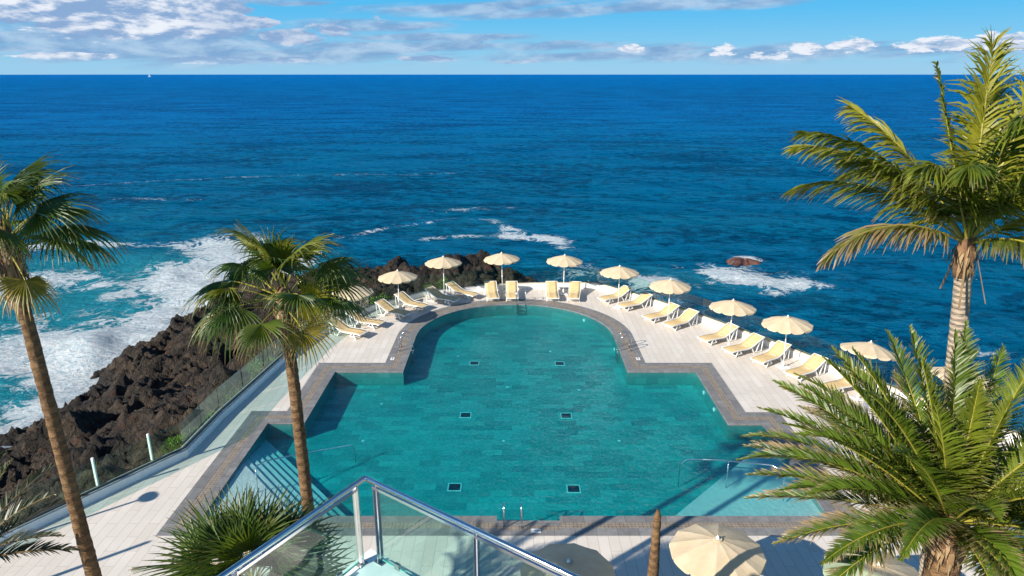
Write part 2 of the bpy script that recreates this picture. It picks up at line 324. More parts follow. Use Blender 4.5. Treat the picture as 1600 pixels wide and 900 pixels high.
# ------------------------------------------------------------------ mesh helpers
class MB:
    def __init__(s): s.v = []; s.f = []; s.a = {}; s.mi = []
    def vert(s, p, **k):
        s.v.append(tuple(p))
        if k: s.a[len(s.v)-1] = k
        return len(s.v)-1
    def quad(s, *ids): s.f.append(ids)
    def box(s, lo, hi, rot=0, org=(0, 0, 0)):
        c, sn = math.cos(rot), math.sin(rot); b = len(s.v)
        for z in (lo[2], hi[2]):
            for x, y in ((lo[0], lo[1]), (hi[0], lo[1]), (hi[0], hi[1]), (lo[0], hi[1])):
                s.vert((org[0]+x*c-y*sn, org[1]+x*sn+y*c, org[2]+z))
        for f in ((3, 2, 1, 0), (4, 5, 6, 7), (0, 1, 5, 4), (1, 2, 6, 5), (2, 3, 7, 6), (3, 0, 4, 7)): s.quad(*(b+i for i in f))
        return s
    def bar(s, p, q, w_, h_=None, up=Vector((0, 0, 1))):
        p, q = Vector(p), Vector(q); h_ = h_ or w_; d = (q-p).normalized()
        sd = d.cross(up)
        if sd.length < 1e-4: sd = d.cross(Vector((0, 1, 0)))
        sd.normalize(); u = sd.cross(d); b = len(s.v)
        for e in (p, q):
            for a_, c_ in ((-1, -1), (1, -1), (1, 1), (-1, 1)): s.vert(e+sd*a_*w_/2+u*c_*h_/2)
        for f in ((0, 3, 2, 1), (4, 5, 6, 7), (0, 1, 5, 4), (1, 2, 6, 5), (2, 3, 7, 6), (3, 0, 4, 7)): s.quad(*(b+i for i in f))
        return s
    def tube(s, pts, rad, n=10, cap=True, **k):
        pts = [Vector(p) for p in pts]; N = len(pts)
        if not hasattr(rad, '__len__'): rad = [rad]*N
        b = len(s.v); ref = None
        for i, p in enumerate(pts):
            d = (pts[min(i+1, N-1)]-pts[max(i-1, 0)]).normalized()
            if ref is None: ref = d.cross(Vector((0, 0, 1))) if abs(d.z) < .9 else d.cross(Vector((0, 1, 0)))
            sd = (ref-d*ref.dot(d)).normalized(); ref = sd; u = sd.cross(d)
            for j in range(n):
                a_ = 2*math.pi*j/n; s.vert(p+(sd*math.cos(a_)+u*math.sin(a_))*rad[i], **k)
        for i in range(N-1):
            for j in range(n):
                s.quad(b+i*n+j, b+i*n+(j+1) % n, b+(i+1)*n+(j+1) % n, b+(i+1)*n+j)
        if cap: s.quad(*[b+j for j in range(n)][::-1]); s.quad(*[b+(N-1)*n+j for j in range(n)])
        return s
    def lathe(s, prof, n=16, org=(0, 0, 0)):
        b = len(s.v)
        for r, z in prof:
            for j in range(n):
                a_ = 2*math.pi*j/n; s.vert((org[0]+r*math.cos(a_), org[1]+r*math.sin(a_), org[2]+z))
        for i in range(len(prof)-1):
            for j in range(n): s.quad(b+i*n+j, b+i*n+(j+1) % n, b+(i+1)*n+(j+1) % n, b+(i+1)*n+j)
        s.quad(*[b+j for j in range(n)][::-1]); s.quad(*[b+(len(prof)-1)*n+j for j in range(n)])
        return s
    def prism(s, poly, z0, z1):
        b = len(s.v); n = len(poly)
        for z in (z0, z1):
            for x, y in poly: s.vert((x, y, z))
        for i in range(n): j = (i+1) % n; s.quad(b+i, b+j, b+n+j, b+n+i)
        for tri in tessellate_polygon([[Vector((x, y, 0)) for x, y in poly]]):
            s.quad(*(b+n+i for i in tri)); s.quad(*(b+i for i in tri[::-1]))
        return s
    def build(s, name, material, parent=None, smooth=False, loc=None):
        me = bpy.data.meshes.new(name); me.from_pydata(s.v, [], s.f); me.materials.append(MATS[material])
        for key in ('dry', 'yel'):
            if any(key in d for d in s.a.values()):
                at = me.attributes.new(key, 'FLOAT', 'POINT'); arr = np.zeros(len(s.v), dtype=np.float32)
                for i, d in s.a.items(): arr[i] = d.get(key, 0)
                at.data.foreach_set('value', arr)
        if smooth: me.polygons.foreach_set('use_smooth', [True]*len(me.polygons))
        o = bpy.data.objects.new(name, me); col.objects.link(o)
        if parent: o.parent = parent
        if loc is not None: o.location = loc
        return o
def fixn(o):
    bm = bmesh.new(); bm.from_mesh(o.data); bmesh.ops.recalc_face_normals(bm, faces=bm.faces); bm.to_mesh(o.data); bm.free(); return o
def bevel(o, w_=.01, seg=2):
    fixn(o); m = o.modifiers.new('bevel', 'BEVEL'); m.width = w_; m.segments = seg; m.limit_method = 'ANGLE'; return o
def tag(o, label=None, cat=None, group=None, kind=None):
    if label: o['label'] = label
    if cat: o['category'] = cat
    if group: o['group'] = group
    if kind: o['kind'] = kind
    return o
def empty(name, loc, rz=0, label=None, cat=None, group=None):
    o = bpy.data.objects.new(name, None); col.objects.link(o); o.location = loc; o.rotation_euler.z = rz; o.empty_display_size = .2
    return tag(o, label, cat, group)
def copy_tree(o, parent=None):
    c = o.copy(); col.objects.link(c)
    if parent: c.parent = parent
    for ch in [k for k in o.children]: copy_tree(ch, c)
    return c

# ------------------------------------------------------------------ numpy noise
rs = np.random.RandomState(3); TAB = rs.rand(256, 256); TB2 = rs.rand(256, 256)
def vnoise(x, y):
    xi = np.floor(x).astype(int); yi = np.floor(y).astype(int); fx = x-xi; fy = y-yi
    fx = fx*fx*(3-2*fx); fy = fy*fy*(3-2*fy)
    g = lambda a, b: TAB[a % 256, b % 256]
    return (g(xi, yi)*(1-fx)+g(xi+1, yi)*fx)*(1-fy)+(g(xi, yi+1)*(1-fx)+g(xi+1, yi+1)*fx)*fy
def fbm(x, y, o=5, r=.5):
    s = 0; a = 1; t = 0
    for i in range(o): s = s+a*vnoise(x*2**i+17*i, y*2**i+31*i); t += a; a *= r
    return s/t
def cell(x, y):
    """boulder-like bumps: (1 - distance to the nearest random point), with a random height per point"""
    xi = np.floor(x).astype(int); yi = np.floor(y).astype(int); best = np.full(x.shape, 9.); hh = np.zeros(x.shape)
    for dx in (-1, 0, 1):
        for dy in (-1, 0, 1):
            a = xi+dx; b = yi+dy; px = a+TAB[a % 256, b % 256]; py = b+TB2[a % 256, b % 256]
            d = np.hypot(x-px, y-py); m = d < best; best = np.where(m, d, best); hh = np.where(m, TAB[(a+71) % 256, (b+13) % 256], hh)
    return np.clip(1-best*best*1.3, 0, 1)*(.35+.65*hh)
def pdist(x, y, pl, closed=False):
    d = np.full(x.shape, 1e9); n = len(pl)
    for i in range(n if closed else n-1):
        ax, ay = pl[i]; bx, by = pl[(i+1) % n]; L = (bx-ax)**2+(by-ay)**2
        t = np.clip(((x-ax)*(bx-ax)+(y-ay)*(by-ay))/L, 0, 1); d = np.minimum(d, np.hypot(x-ax-t*(bx-ax), y-ay-t*(by-ay)))
    return d
def inside(x, y, pl):
    r = np.zeros(x.shape, bool); n = len(pl)
    for i in range(n):
        ax, ay = pl[i]; bx, by = pl[(i+1) % n]
        if ay == by: continue
        c = ((ay > y) != (by > y)) & (x < (bx-ax)*(y-ay)/(by-ay)+ax); r ^= c
    return r
def grid_mesh(name, xs, ys, Zf, material, attrs=None, keep=None):
    gx, gy = np.meshgrid(xs, ys); z = Zf(gx, gy) if callable(Zf) else Zf
    nx, ny = len(xs), len(ys); v = np.stack([gx, gy, z], -1).reshape(-1, 3)
    i = np.arange(ny-1)[:, None]*nx+np.arange(nx-1)[None, :]
    f = np.stack([i, i+1, i+nx+1, i+nx], -1).reshape(-1, 4)
    me = bpy.data.meshes.new(name); me.from_pydata(v.tolist(), [], f.tolist()); me.materials.append(MATS[material])
    me.polygons.foreach_set('use_smooth', [True]*len(f))
    for k, a in (attrs or {}).items():
        at = me.attributes.new(k, 'FLOAT', 'POINT'); at.data.foreach_set('value', a.reshape(-1).astype(np.float32))
    o = bpy.data.objects.new(name, me); col.objects.link(o); return o

# ================================================================== SETTING
SEA = -6.0
WALL = [(-24, 1.), (-14.07, 15.8), (-11.0, 20.4), (-10.85, 23.1), (-10.2, 28.5), (-9.5, 31.5), (-7.7, 35.3), (-5.2, 37.8), (-2.1, 38.9), (1.5, 39.4), (5.06, 39.4),
        (7.74, 36.4), (9.8, 33.6), (11.4, 31.2), (12.9, 28.85), (14.2, 26.6), (17.8, 21.0), (24, 11.)]
DECK = WALL+[(24, 1), (24, -6), (-24, -6)]
SHORE = [(-75, -30), (-40, 8), (-30, 20), (-25, 30), (-23.6, 37), (-23.2, 44.5), (-22.6, 50), (-20, 53), (-14, 53), (-7, 53), (-1, 51), (2.6, 48), (3.6, 43.2), (7, 41.5), (11.2, 38.0),
         (14.2, 34.0), (16.2, 31), (18.6, 27.5), (20.5, 24), (24, 20), (32, 10), (45, -10)]
LAND = SHORE+[(45, -40), (-75, -40)]
def rock_z(x, y):
    dd = pdist(x, y, DECK, True); dd = np.where(inside(x, y, DECK), 0, dd)
    ds = pdist(x, y, SHORE); ins = inside(x, y, LAND); sd = np.where(ins, ds, -ds)
    wob = (fbm(x*.25, y*.25, 4)-.5)*5
    sd2 = sd+wob*np.clip(sd/4, 0, 1)
    t = np.clip(dd/(dd+np.maximum(sd2, .001)+1e-3), 0, 1); t = np.where(ins, t, 1)
    base = -.85-4.7*np.clip(t, 0, 1)**1.15
    base = np.where(ins, base, -5.25+np.maximum(sd, -14)*.55)
    # ridge of lava behind the far parasols
    ridge = pdist(x, y, [(-17, 45), (-11.5, 45.5), (-7.5, 47.5), (-4.3, 47.6), (-1, 46.8), (.6, 45)])
    cr = 6.4*np.exp(-(ridge/2.3)**2)*(.62+.38*vnoise(x*.45+5, y*.2))
    base = np.where(cr > .2, np.maximum(base, np.minimum(base+cr, -1.5)), base)
    amp = np.clip(dd/2.5, 0, 1)
    wx = x+1.6*(fbm(x*.4, y*.4+9, 4)-.5); wy = y+1.6*(fbm(x*.4+40, y*.4, 4)-.5); u = (wx*.85+wy*.5); v = (-wx*.5+wy*.85)
    b = .85*cell(u*.2, v*.3)+.60*cell(u*.5+9, v*.75+4)+.34*cell(u*1.1+3, v*1.6)+.20*cell(u*2.4, v*3.1)+.13*cell(x*5, y*5)
    b += 2.2*np.abs(fbm(u*.35+3, v*.5, 6, .58)-.5)*2
    z = base+amp*(b*1.05-1.15)
    z = np.where(inside(x, y, DECK), -1.2, z)
    return z
xs = np.concatenate([np.arange(-75, -36, 1.), np.arange(-36, 6, .13), np.arange(6, 24, .2), np.arange(24, 46, 1.)])
ys = np.concatenate([np.arange(-38, 8, 1.2), np.arange(8, 60, .14), np.arange(60, 66, .6)])
gx, gy = np.meshgrid(xs, ys); rz = rock_z(gx, gy)
ddk = pdist(gx, gy, DECK, True)
scrub = np.clip(1.15-ddk/2.6, 0, 1)*np.clip(fbm(gx*.5, gy*.5, 4)*2.2-.4, 0, 1)*(gx < 0)
tag(grid_mesh('rock_shore', xs, ys, rz, 'lava_rock', {'dry': scrub}), kind='structure')

def g2(x, y, cx, cy, rx, ry, a=0, p=1.):
    c, s = math.cos(a), math.sin(a); u = ((x-cx)*c+(y-cy)*s)/rx; v = (-(x-cx)*s+(y-cy)*c)/ry
    return p*np.exp(-(u*u+v*v))
def geo(a, b, g, n):
    o = [a]; st = b
    for _ in range(n): o.append(o[-1]+st); st *= g
    return np.array(o)
ysea = np.concatenate([np.array([-60, -30, 0, 10]), np.arange(14, 110, .42), geo(110, .45, 1.03, 250)])
ysea = ysea[ysea < 60000]
xp = np.concatenate([np.arange(0, 70, .5), geo(70, .55, 1.045, 160)]); xp = xp[xp < 70000]
xsea = np.concatenate([-xp[::-1], xp[1:]])
gx, gy = np.meshgrid(xsea, ysea)
def waves(x, y):
    r = np.random.RandomState(11); z = 0; d = np.hypot(x, y)
    for L, A in ((41, .10), (27, .10), (17, .085), (11, .07), (7.5, .06), (5.2, .055), (3.8, .05), (2.9, .042), (2.2, .032)):
        for k in range(6):
            a = math.radians(75)+r.randn()*.55; kx, ky = math.cos(a), math.sin(a); ph = r.rand()*6.28; LL = L*r.uniform(.8, 1.25)
            z = z+A*.42*np.sin((x*kx+y*ky)*2*math.pi/LL+ph)*np.clip((LL*30-d)/(LL*20), 0, 1)
    return z
wz = waves(gx, gy)
sd = pdist(gx, gy, SHORE)
foam = np.zeros(gx.shape)
left = np.clip((-gx-12)/8, 0, 1)*np.clip((78-gy)/14, 0, 1)
lp = fbm(gx*.16+3, gy*.16, 4)
foam += left*1.15*np.exp(-(sd/6.)**2)*(.50+.6*lp)
foam += left*.66*np.exp(-((sd-12)/13.)**2)*np.clip(2.4*lp-.55, 0, 1.2)
foam += g2(gx, gy, -31, 72, 5.5, 12, .35, .62)+g2(gx, gy, -27, 60, 6, 7, 0, .5)+g2(gx, gy, -50, 74, 14, 2.6, .1, .55)+g2(gx, gy, -46, 60, 12, 5, .2, .55)
foam += .42*np.exp(-(pdist(gx, gy, [(-21, 77), (-15, 84), (-8, 89), (-2.5, 88), (0, 82)])/1.5)**2)*(.3+1.1*fbm(gx*.3, gy*.3, 3))
foam += .40*np.exp(-(pdist(gx, gy, [(-10, 78), (-5, 80), (1, 79), (5, 78), (6, 74)])/1.6)**2)*(.3+1.2*fbm(gx*.35+7, gy*.35, 3))
foam += g2(gx, gy, -6, 95, 9, 3, .2, .36)+g2(gx, gy, 3, 80, 5, 4, 0, .28)+g2(gx, gy, 6, 66, 4, 9, 0, .30)
foam += g2(gx, gy, 24.3, 68.5, 1.6, 1.9, 0, .8)+(g2(gx, gy, 22, 63, 8, 5, -.2, .42)+g2(gx, gy, 24, 59, 6, 2.4, -.3, .42)+g2(gx, gy, 15, 61, 7, 4, 0, .36))*np.clip(2.4*fbm(gx*.3, gy*.3+5, 3)-.3, .2, 1.3)+g2(gx, gy, 12.5, 57, 4, 6, 0, .32)
foam += g2(gx, gy, 33, 44, 3, 1, .1, .40)+g2(gx, gy, 27, 46, 2, .8, .1, .35)
foam += .30*np.exp(-((sd-.6)/1.6)**2)*(gx > -12)*(.2+1.3*fbm(gx*.4, gy*.4+3, 3))
foam += .33*np.exp(-(pdist(gx, gy, [(-75, 118), (-52, 128), (-30, 131), (-12, 133)])/2.2)**2)+.3*np.exp(-(pdist(gx, gy, [(-80, 98), (-60, 104), (-48, 104)])/2.)**2)
foam += g2(gx, gy, 60, 93, 6, 4, 0, .36)
aer = left*1.1*np.exp(-(sd/24.)**2)+g2(gx, gy, -40, 62, 16, 14, 0, .75)+g2(gx, gy, -2, 84, 12, 7, 0, .35)+g2(gx, gy, 20, 60, 10, 7, 0, .4)+g2(gx, gy, 8, 62, 9, 12, 0, .28)+g2(gx, gy, -50, 90, 25, 14, 0, .3)
mound = .0*foam
wz = wz+.55*np.clip(foam-.6, 0, 1)*(fbm(gx*.5, gy*.5, 4)-.3)*2+g2(gx, gy, -29.5, 44.5, 1.6, 3.2, .5, .7)
foam += g2(gx, gy, -29.5, 44.5, 2.2, 4, .5, .35)
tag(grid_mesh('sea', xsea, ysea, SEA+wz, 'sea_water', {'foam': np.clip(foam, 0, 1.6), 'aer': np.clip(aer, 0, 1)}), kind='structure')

# --- pool outline: inner edge and the outer edge of its coping, point for point
CX, CY = .15, 31.6
NP = [(-9.08, 17.15), (-.44, 17.15), (-.44, 16.93), (1.4, 16.93), (1.4, 17.15), (9.3, 17.15), (9.3, 22.65), (8.02, 22.65), (8.02, 27.35), (5.05, 27.35)]
OP = [(-10.03, 16.25), (-.44, 16.25), (-.44, 16.25), (1.4, 16.25), (1.4, 16.25), (10.25, 16.25), (10.25, 23.6), (8.97, 23.6), (8.97, 28.3), (6.0, 28.3)]
for k in range(37):
    a = math.pi*k/36; NP.append((CX+4.9*math.cos(a), CY+4.9*math.sin(a))); OP.append((CX+5.85*math.cos(a), CY+5.85*math.sin(a)))
NP += [(-4.75, 27.35), (-7.72, 27.35), (-7.72, 22.75), (-9.08, 22.75)]
OP += [(-5.70, 28.3), (-8.67, 28.3), (-8.67, 23.7), (-10.03, 23.7)]
def ring(name, a, b, z, m, thick=None):
    mb = MB(); n = len(NP)
    A = [((1-a)*p[0]+a*q[0], (1-a)*p[1]+a*q[1]) for p, q in zip(NP, OP)]; B = [((1-b)*p[0]+b*q[0], (1-b)*p[1]+b*q[1]) for p, q in zip(NP, OP)]
    for p in A: mb.vert((*p, z))
    for p in B: mb.vert((*p, z))
    for i in range(n): j = (i+1) % n; mb.quad(i, j, n+j, n+i)
    if thick:
        for p in A: mb.vert((*p, z-thick))
        for i in range(n): j = (i+1) % n; mb.quad(2*n+i, 2*n+j, j, i)
    return mb.build(name, m)
pool = empty('swimming_pool', (0, 17, 0)); tag(pool, kind='structure')
def into(o, par=pool): o.parent = par; o.location = -Vector(par.location); return o
def surf(name, z, outer, holes, m):
    mb = MB(); allp = [Vector((x, y, 0)) for x, y in outer]; lst = [list(allp)]
    for h in holes: hv = [Vector((x, y, 0)) for x, y in h]; lst.append(hv); allp += hv
    for p in allp: mb.vert((p.x, p.y, z))
    for tr in tessellate_polygon(lst): mb.quad(*tr)
    o = mb.build(name, m); bm = bmesh.new(); bm.from_mesh(o.data)
    for f in bm.faces:
        f.normal_update()
        if f.normal.z < 0: f.normal_flip()
    bm.to_mesh(o.data); bm.free(); return o
tag(surf('pool_deck', 0, DECK, [OP], 'deck_stone'), kind='structure')
into(ring('coping', 0, .34, .004, 'coping_stone', .06)).name = 'coping'
into(ring('overflow_grate', .34, .63, .001, 'grate'))
into(ring('outer_coping', .63, 1.0, .004, 'coping_stone', .03))
FLOOR = -.66; WL = -.045
mb = MB(); n = len(NP)
for p in NP: mb.vert((*p, FLOOR-.02))
for p in NP: mb.vert((*p, -.05))
for i in range(n): j = (i+1) % n; mb.quad(i, i+n, j+n, j)
into(mb.build('pool_wall', 'pool_wall_tile'))
into(surf('pool_floor', FLOOR, NP, [], 'pool_tile'))
def inset(p): return (p[0]+(CX-p[0])*.0006, p[1]+(25-p[1])*.0006)
# left corner steps, parallel treads going down towards the middle
NX, NY = .75, .66
def tri_left(c): return [(-9.07, 17.16), ((c-NY*17.16)/NX, 17.16), (-9.07, (c+NX*9.07)/NY)]
K = 7
for k in range(K):
    c = 6.55+k*.235
    o = fixn(MB().prism(tri_left(c), FLOOR-.01+k*.001, -.115-k*.06).build('step' if k else 'wading_shelf', 'shelf_tile')); into(o)
# right corner beach ramp
mb = MB()
e0 = Vector((4.45, 17.16, -.36)); e1 = Vector((9.29, 22.1, -.36)); cn = Vector((9.29, 17.16, 0))
a0 = Vector((7.1, 17.16, -.27)); a1 = Vector((9.29, 19.33, -.27)); c2 = Vector((9.29, 17.16, -.16))
b0 = Vector((6.0, 17.16, -.31)); b1 = Vector((9.29, 20.42, -.31))
for p in (e0, b0, a0, c2, a1, b1, e1): mb.vert(p)
mb.quad(0, 1, 5, 6); mb.quad(1, 2, 4, 5); mb.quad(2, 3, 4)
for p in (e0, e1): mb.vert((p.x, p.y, FLOOR-.01))
mb.quad(0, 6, 8, 7)
into(mb.build('beach_ramp', 'shelf_tile'))
o = fixn(MB().prism([inset(p) for p in NP], FLOOR-.015, WL).build('pool_water', 'pool_water')); tag(o, kind='structure')
# floor drains
for k, (x, y) in enumerate([(-1.78, 29.75), (2.25, 29.7), (-1.86, 24.6), (2.17, 24.55), (-1.9, 19.6), (2.03, 19.5)]):
    e = empty('floor_drain', (x, y, FLOOR+.004), 0, 'dark square floor drain with a pale frame, '+['farthest left', 'farthest right', 'left of the middle pair', 'right of the middle pair', 'nearest left', 'nearest right'][k]+' in the pool', 'drain', 'drains in the pool floor')
    MB().box((-.19, -.19, 0), (.19, .19, .008)).build('drain_cover', 'drain_dark', e)
    f = MB()
    for b in (((-.23, -.23, 0), (.23, -.19, .014)), ((-.23, .19, 0), (.23, .23, .014)), ((-.23, -.19, 0), (-.19, .19, .014)), ((.19, -.19, 0), (.23, .19, .014))): f.box(*b)
    f.build('frame', 'frame_white', e)
# small pool lamps (white discs) on floor and walls
for k, (x, y) in enumerate([(-5.4, 25.6), (-5.55, 22.6), (2.9, 26.9), (-.2, 27.2), (4.0, 22.6), (-2.6, 30.6), (1.9, 31.2), (-.3, 22.6)]):
    tag(MB().lathe([(.06, 0), (.06, .012), (.03, .02)], 12, (x, y, FLOOR+.002)).build('floor_inlet', 'frame_white'),
        'small round white inlet on the pool floor, '+['left of the far left drain', 'left of the middle left drain', 'between far and middle right drains', 'between far and middle left drains', 'right of the middle right drain', 'just beyond the far left drain', 'just beyond the far right drain', 'near the middle pair of drains'][k], 'pool inlet', 'white inlets in the pool floor')
for k, (x, y, nx, ny) in enumerate([(8.01, 25.9, -1, 0), (8.01, 24.4, -1, 0), (4.95, 30.6, -1, 0), (3.9, 34.7, -.76, -.64)]):
    a = math.atan2(ny, nx); mb = MB().tube([(x, y, -.3), (x+nx*.03, y+ny*.03, -.3)], [.09, .08], 14)
    tag(mb.build('underwater_light', 'frame_white'), 'round white underwater lamp in the pool wall, '+['far one on the right diagonal side', 'near one on the right diagonal side', 'beside the right ladder', 'under the right curve of the round end'][k], 'pool light', 'lamps in the pool wall')

# --- perimeter wall, cap, glass screen
def offs(pl, d):
    out = []
    for i, p in enumerate(pl):
        a = Vector(pl[max(i-1, 0)]); b = Vector(p); c = Vector(pl[min(i+1, len(pl)-1)])
        n1 = (b-a); n2 = (c-b)
        if n1.length < 1e-6: n1 = n2
        if n2.length < 1e-6: n2 = n1
        n1 = Vector((-n1.y, n1.x)).normalized(); n2 = Vector((-n2.y, n2.x)).normalized()
        m = (n1+n2).normalized(); out.append(tuple(b+m*d/max(.5, m.dot(n1))))
    return out
def wallstrip(pl, d0, d1, z0, z1, name, m, parent):
    a = offs(pl, d0); b = offs(pl, d1); mb = MB(); n = len(pl)
    for i in range(n):
        for (x, y), z in ((a[i], z0), (a[i], z1), (b[i], z1), (b[i], z0)): mb.vert((x, y, z))
    for i in range(n-1):
        q = 4*i
        for k in range(4): mb.quad(q+k, q+(k+1) % 4, q+4+(k+1) % 4, q+4+k)
    mb.quad(0, 3, 2, 1); q = 4*(n-1); mb.quad(q, q+1, q+2, q+3)
    o = fixn(mb.build(name, m, parent)); o.location = -Vector(parent.location); return o
pw = empty('perimeter_wall', (1.5, 39.4, 0), 0, 'low white parapet wall with a tan cap running round the seaward edge of the deck', 'wall')
LW = WALL[:9]; RW = WALL[8:]
wallstrip(LW, .0, .22, -1.3, .26, 'wall_left_run', 'white_paint', pw).name = 'parapet'
wallstrip(LW, .03, .26, .262, .30, 'cap', 'concrete_grey', pw)
wallstrip(RW, .0, .25, -1.3, .32, 'parapet', 'white_paint', pw)
wallstrip(RW, .06, .28, .322, .37, 'cap', 'wall_cap', pw)
gr = empty('glass_screen', (0, 39.6, .3), 0, 'frameless greenish glass wind screen standing on the low wall round the deck', 'glass railing')
GL = offs(WALL, .15)
cuts = []
for i in range(len(GL)-1):
    a = Vector(GL[i]); b = Vector(GL[i+1]); L = (b-a).length; k = max(1, round(L/1.7))
    for j in range(k):
        p = a.lerp(b, j/k+.006); q = a.lerp(b, (j+1)/k-.006)
        if max(p.y, q.y) < 6: continue
        zb = .305 if p.x < -2.2 else .375
        d = (q-p).normalized(); nn = Vector((-d.y, d.x))*.006
        mb = MB(); 
        for s_ in (-1, 1):
            for e in (p, q):
                for z in (zb, zb+.92): mb.vert((e.x+nn.x*s_, e.y+nn.y*s_, z))
        mb.f = [(0, 1, 3, 2), (4, 6, 7, 5), (0, 4, 5, 1), (2, 3, 7, 6), (0, 2, 6, 4), (1, 5, 7, 3)]
        o = mb.build('glass_panel', 'glass_green', gr); o.location = -Vector(gr.location)
for (x, y) in [(-12.6, 18.15), (-11.65, 19.6)]:
    o = MB().box((-.035, -.035, .3), (.035, .035, 1.26), 0, (x-.17, y+.12, 0)).build('post', 'white_paint', gr); o.location = -Vector(gr.location)
    bevel(o, .012)
LWG = offs(LW, .13)
mb = MB()
for i in range(1, len(LWG)-1): mb.bar((*LWG[i], .315), (*LWG[i+1], .315), .07, .05)
o = mb.build('channel', 'dark_rail', gr); o.location = -Vector(gr.location)
mb = MB(); RG = offs(RW, .15)
for i in range(0, len(RG)-1): mb.bar((*RG[i], .382), (*RG[i+1], .382), .05, .04)
o = mb.build('channel', 'dark_rail', gr); o.location = -Vector(gr.location)

# ================================================================== OBJECTS
# --- terrace with the steel and glass balustrade in the foreground
TZ = 6.93
A = Vector((-1.68, 6.79)); dR = Vector((2.15, -1.54)).normalized(); dL = Vector((-.95, -1.55)).normalized()
ter = empty('terrace', (A.x, A.y, 0), 0, 'white walled terrace corner jutting out below the viewer with a sunken floor', 'terrace')
def P2(a, b): return A+dR*a+dL*b
def loc(mb, name, m, par=ter, **k):
    o = mb.build(name, m, par, **k); o.location = -Vector(par.location); return o
def quadpoly(a0, a1, b0, b1): return [tuple(P2(a, b)) for a, b in ((a0, b0), (a1, b0), (a1, b1), (a0, b1))]
fixn(loc(MB().prism([tuple(P2(.0, -.0)-(dR+dL)*.10), tuple(P2(7.5, 0)-dL*.10), tuple(P2(7.5, 0)+dL*.26), tuple(P2(.26, .26)), tuple(P2(0, 6)+dR*.26), tuple(P2(0, 6)-dR*.10)], 0.0, TZ), 'parapet', 'white_paint'))
fixn(loc(MB().prism(quadpoly(.262, 7.5, .262, 6), 6.2, 6.45), 'floor', 'concrete_grey'))
fixn(loc(MB().prism(quadpoly(.264, .52, .264, 6), 6.451, 6.72), 'inner_ledge', 'white_paint'))
fixn(loc(MB().prism(quadpoly(.521, 7.5, .264, .56), 6.451, 6.72), 'inner_ledge', 'white_paint'))
mb = MB()
for k in range(9):
    p = P2(.56+k*.07, .60); q = P2(.56+k*.07, 1.25); mb.bar((*p, 6.50), (*q, 6.50), .035, .05)
loc(mb, 'floor_grating', 'dull_steel')
bal = empty('balustrade', (A.x, A.y, TZ), 0, 'polished steel and green glass balustrade meeting in a corner above the pool', 'railing')
top = 8.0
loc(MB().tube([(*P2(7, 0), top), (*P2(2, 0), top), (*P2(.04, 0), top), (*P2(0, 0), top), (*P2(0, .04), top), (*P2(0, 2), top), (*P2(0, 5.5), top)], .031, 14), 'handrail', 'steel', bal, smooth=True)
loc(MB().bar((*P2(.12, .0), top-.075), (*P2(7, 0), top-.075), .022, .035).bar((*P2(0, .12), top-.075), (*P2(0, 5.5), top-.075), .022, .035), 'sub_rail', 'steel', bal)
def post(p, d):
    nrm = Vector((-d.y, d.x))
    mb = MB()
    for s_ in (-.016, .016):
        q = p+nrm*s_; mb.bar((q.x, q.y, TZ+.02), (q.x, q.y, top-.02), .012, .06, up=Vector((nrm.x, nrm.y, 0)))
    mb.tube([(p.x, p.y, TZ+.03), (p.x, p.y, top-.03)], .014, 8)
    o = loc(mb, 'post', 'steel', bal)
    f = MB().box((-.06, -.05, 0), (.06, .05, .012), math.atan2(d.y, d.x), (p.x, p.y, TZ+.001)).build('foot', 'dull_steel', o)
for a in (.17, 1.62, 3.1, 4.6): post(P2(a, 0), dR)
for b in (.16, 1.75, 3.3): post(P2(0, b), dL)
def pane(p, q, z0, z1):
    d = (q-p).normalized(); nn = Vector((-d.y, d.x))*.006; mb = MB()
    for s_ in (-1, 1):
        for e in (p, q):
            for z in (z0, z1): mb.vert((e.x+nn.x*s_, e.y+nn.y*s_, z))
    mb.f = [(0, 1, 3, 2), (4, 6, 7, 5), (0, 4, 5, 1), (2, 3, 7, 6), (0, 2, 6, 4), (1, 5, 7, 3)]
    o = loc(mb, 'glass_panel', 'glass_terrace', bal)
    e = MB().bar((p.x, p.y, z0-.008), (q.x, q.y, z0-.008), .014, .014); loc(e, 'glass_edge', 'glass_edge', bal)
for a, b in ((.21, 1.58), (1.66, 3.06), (3.14, 4.5)): pane(P2(a, 0), P2(b, 0), TZ+.06, top-.10)
for a, b in ((.20, 1.71), (1.79, 3.26)): pane(P2(0, a), P2(0, b), TZ+.06, top-.10)

for a in (.45, 1.35, 1.9, 2.8):
    p = P2(a, 0); loc(MB().box((-.035, -.018, TZ+.03), (.035, .018, TZ+.11), math.atan2(dR.y, dR.x), (p.x, p.y, 0)), 'clamp', 'dull_steel', bal)
for b in (.5, 1.45):
    p = P2(0, b); loc(MB().box((-.035, -.018, TZ+.03), (.035, .018, TZ+.11), math.atan2(dL.y, dL.x), (p.x, p.y, 0)), 'clamp', 'dull_steel', bal)
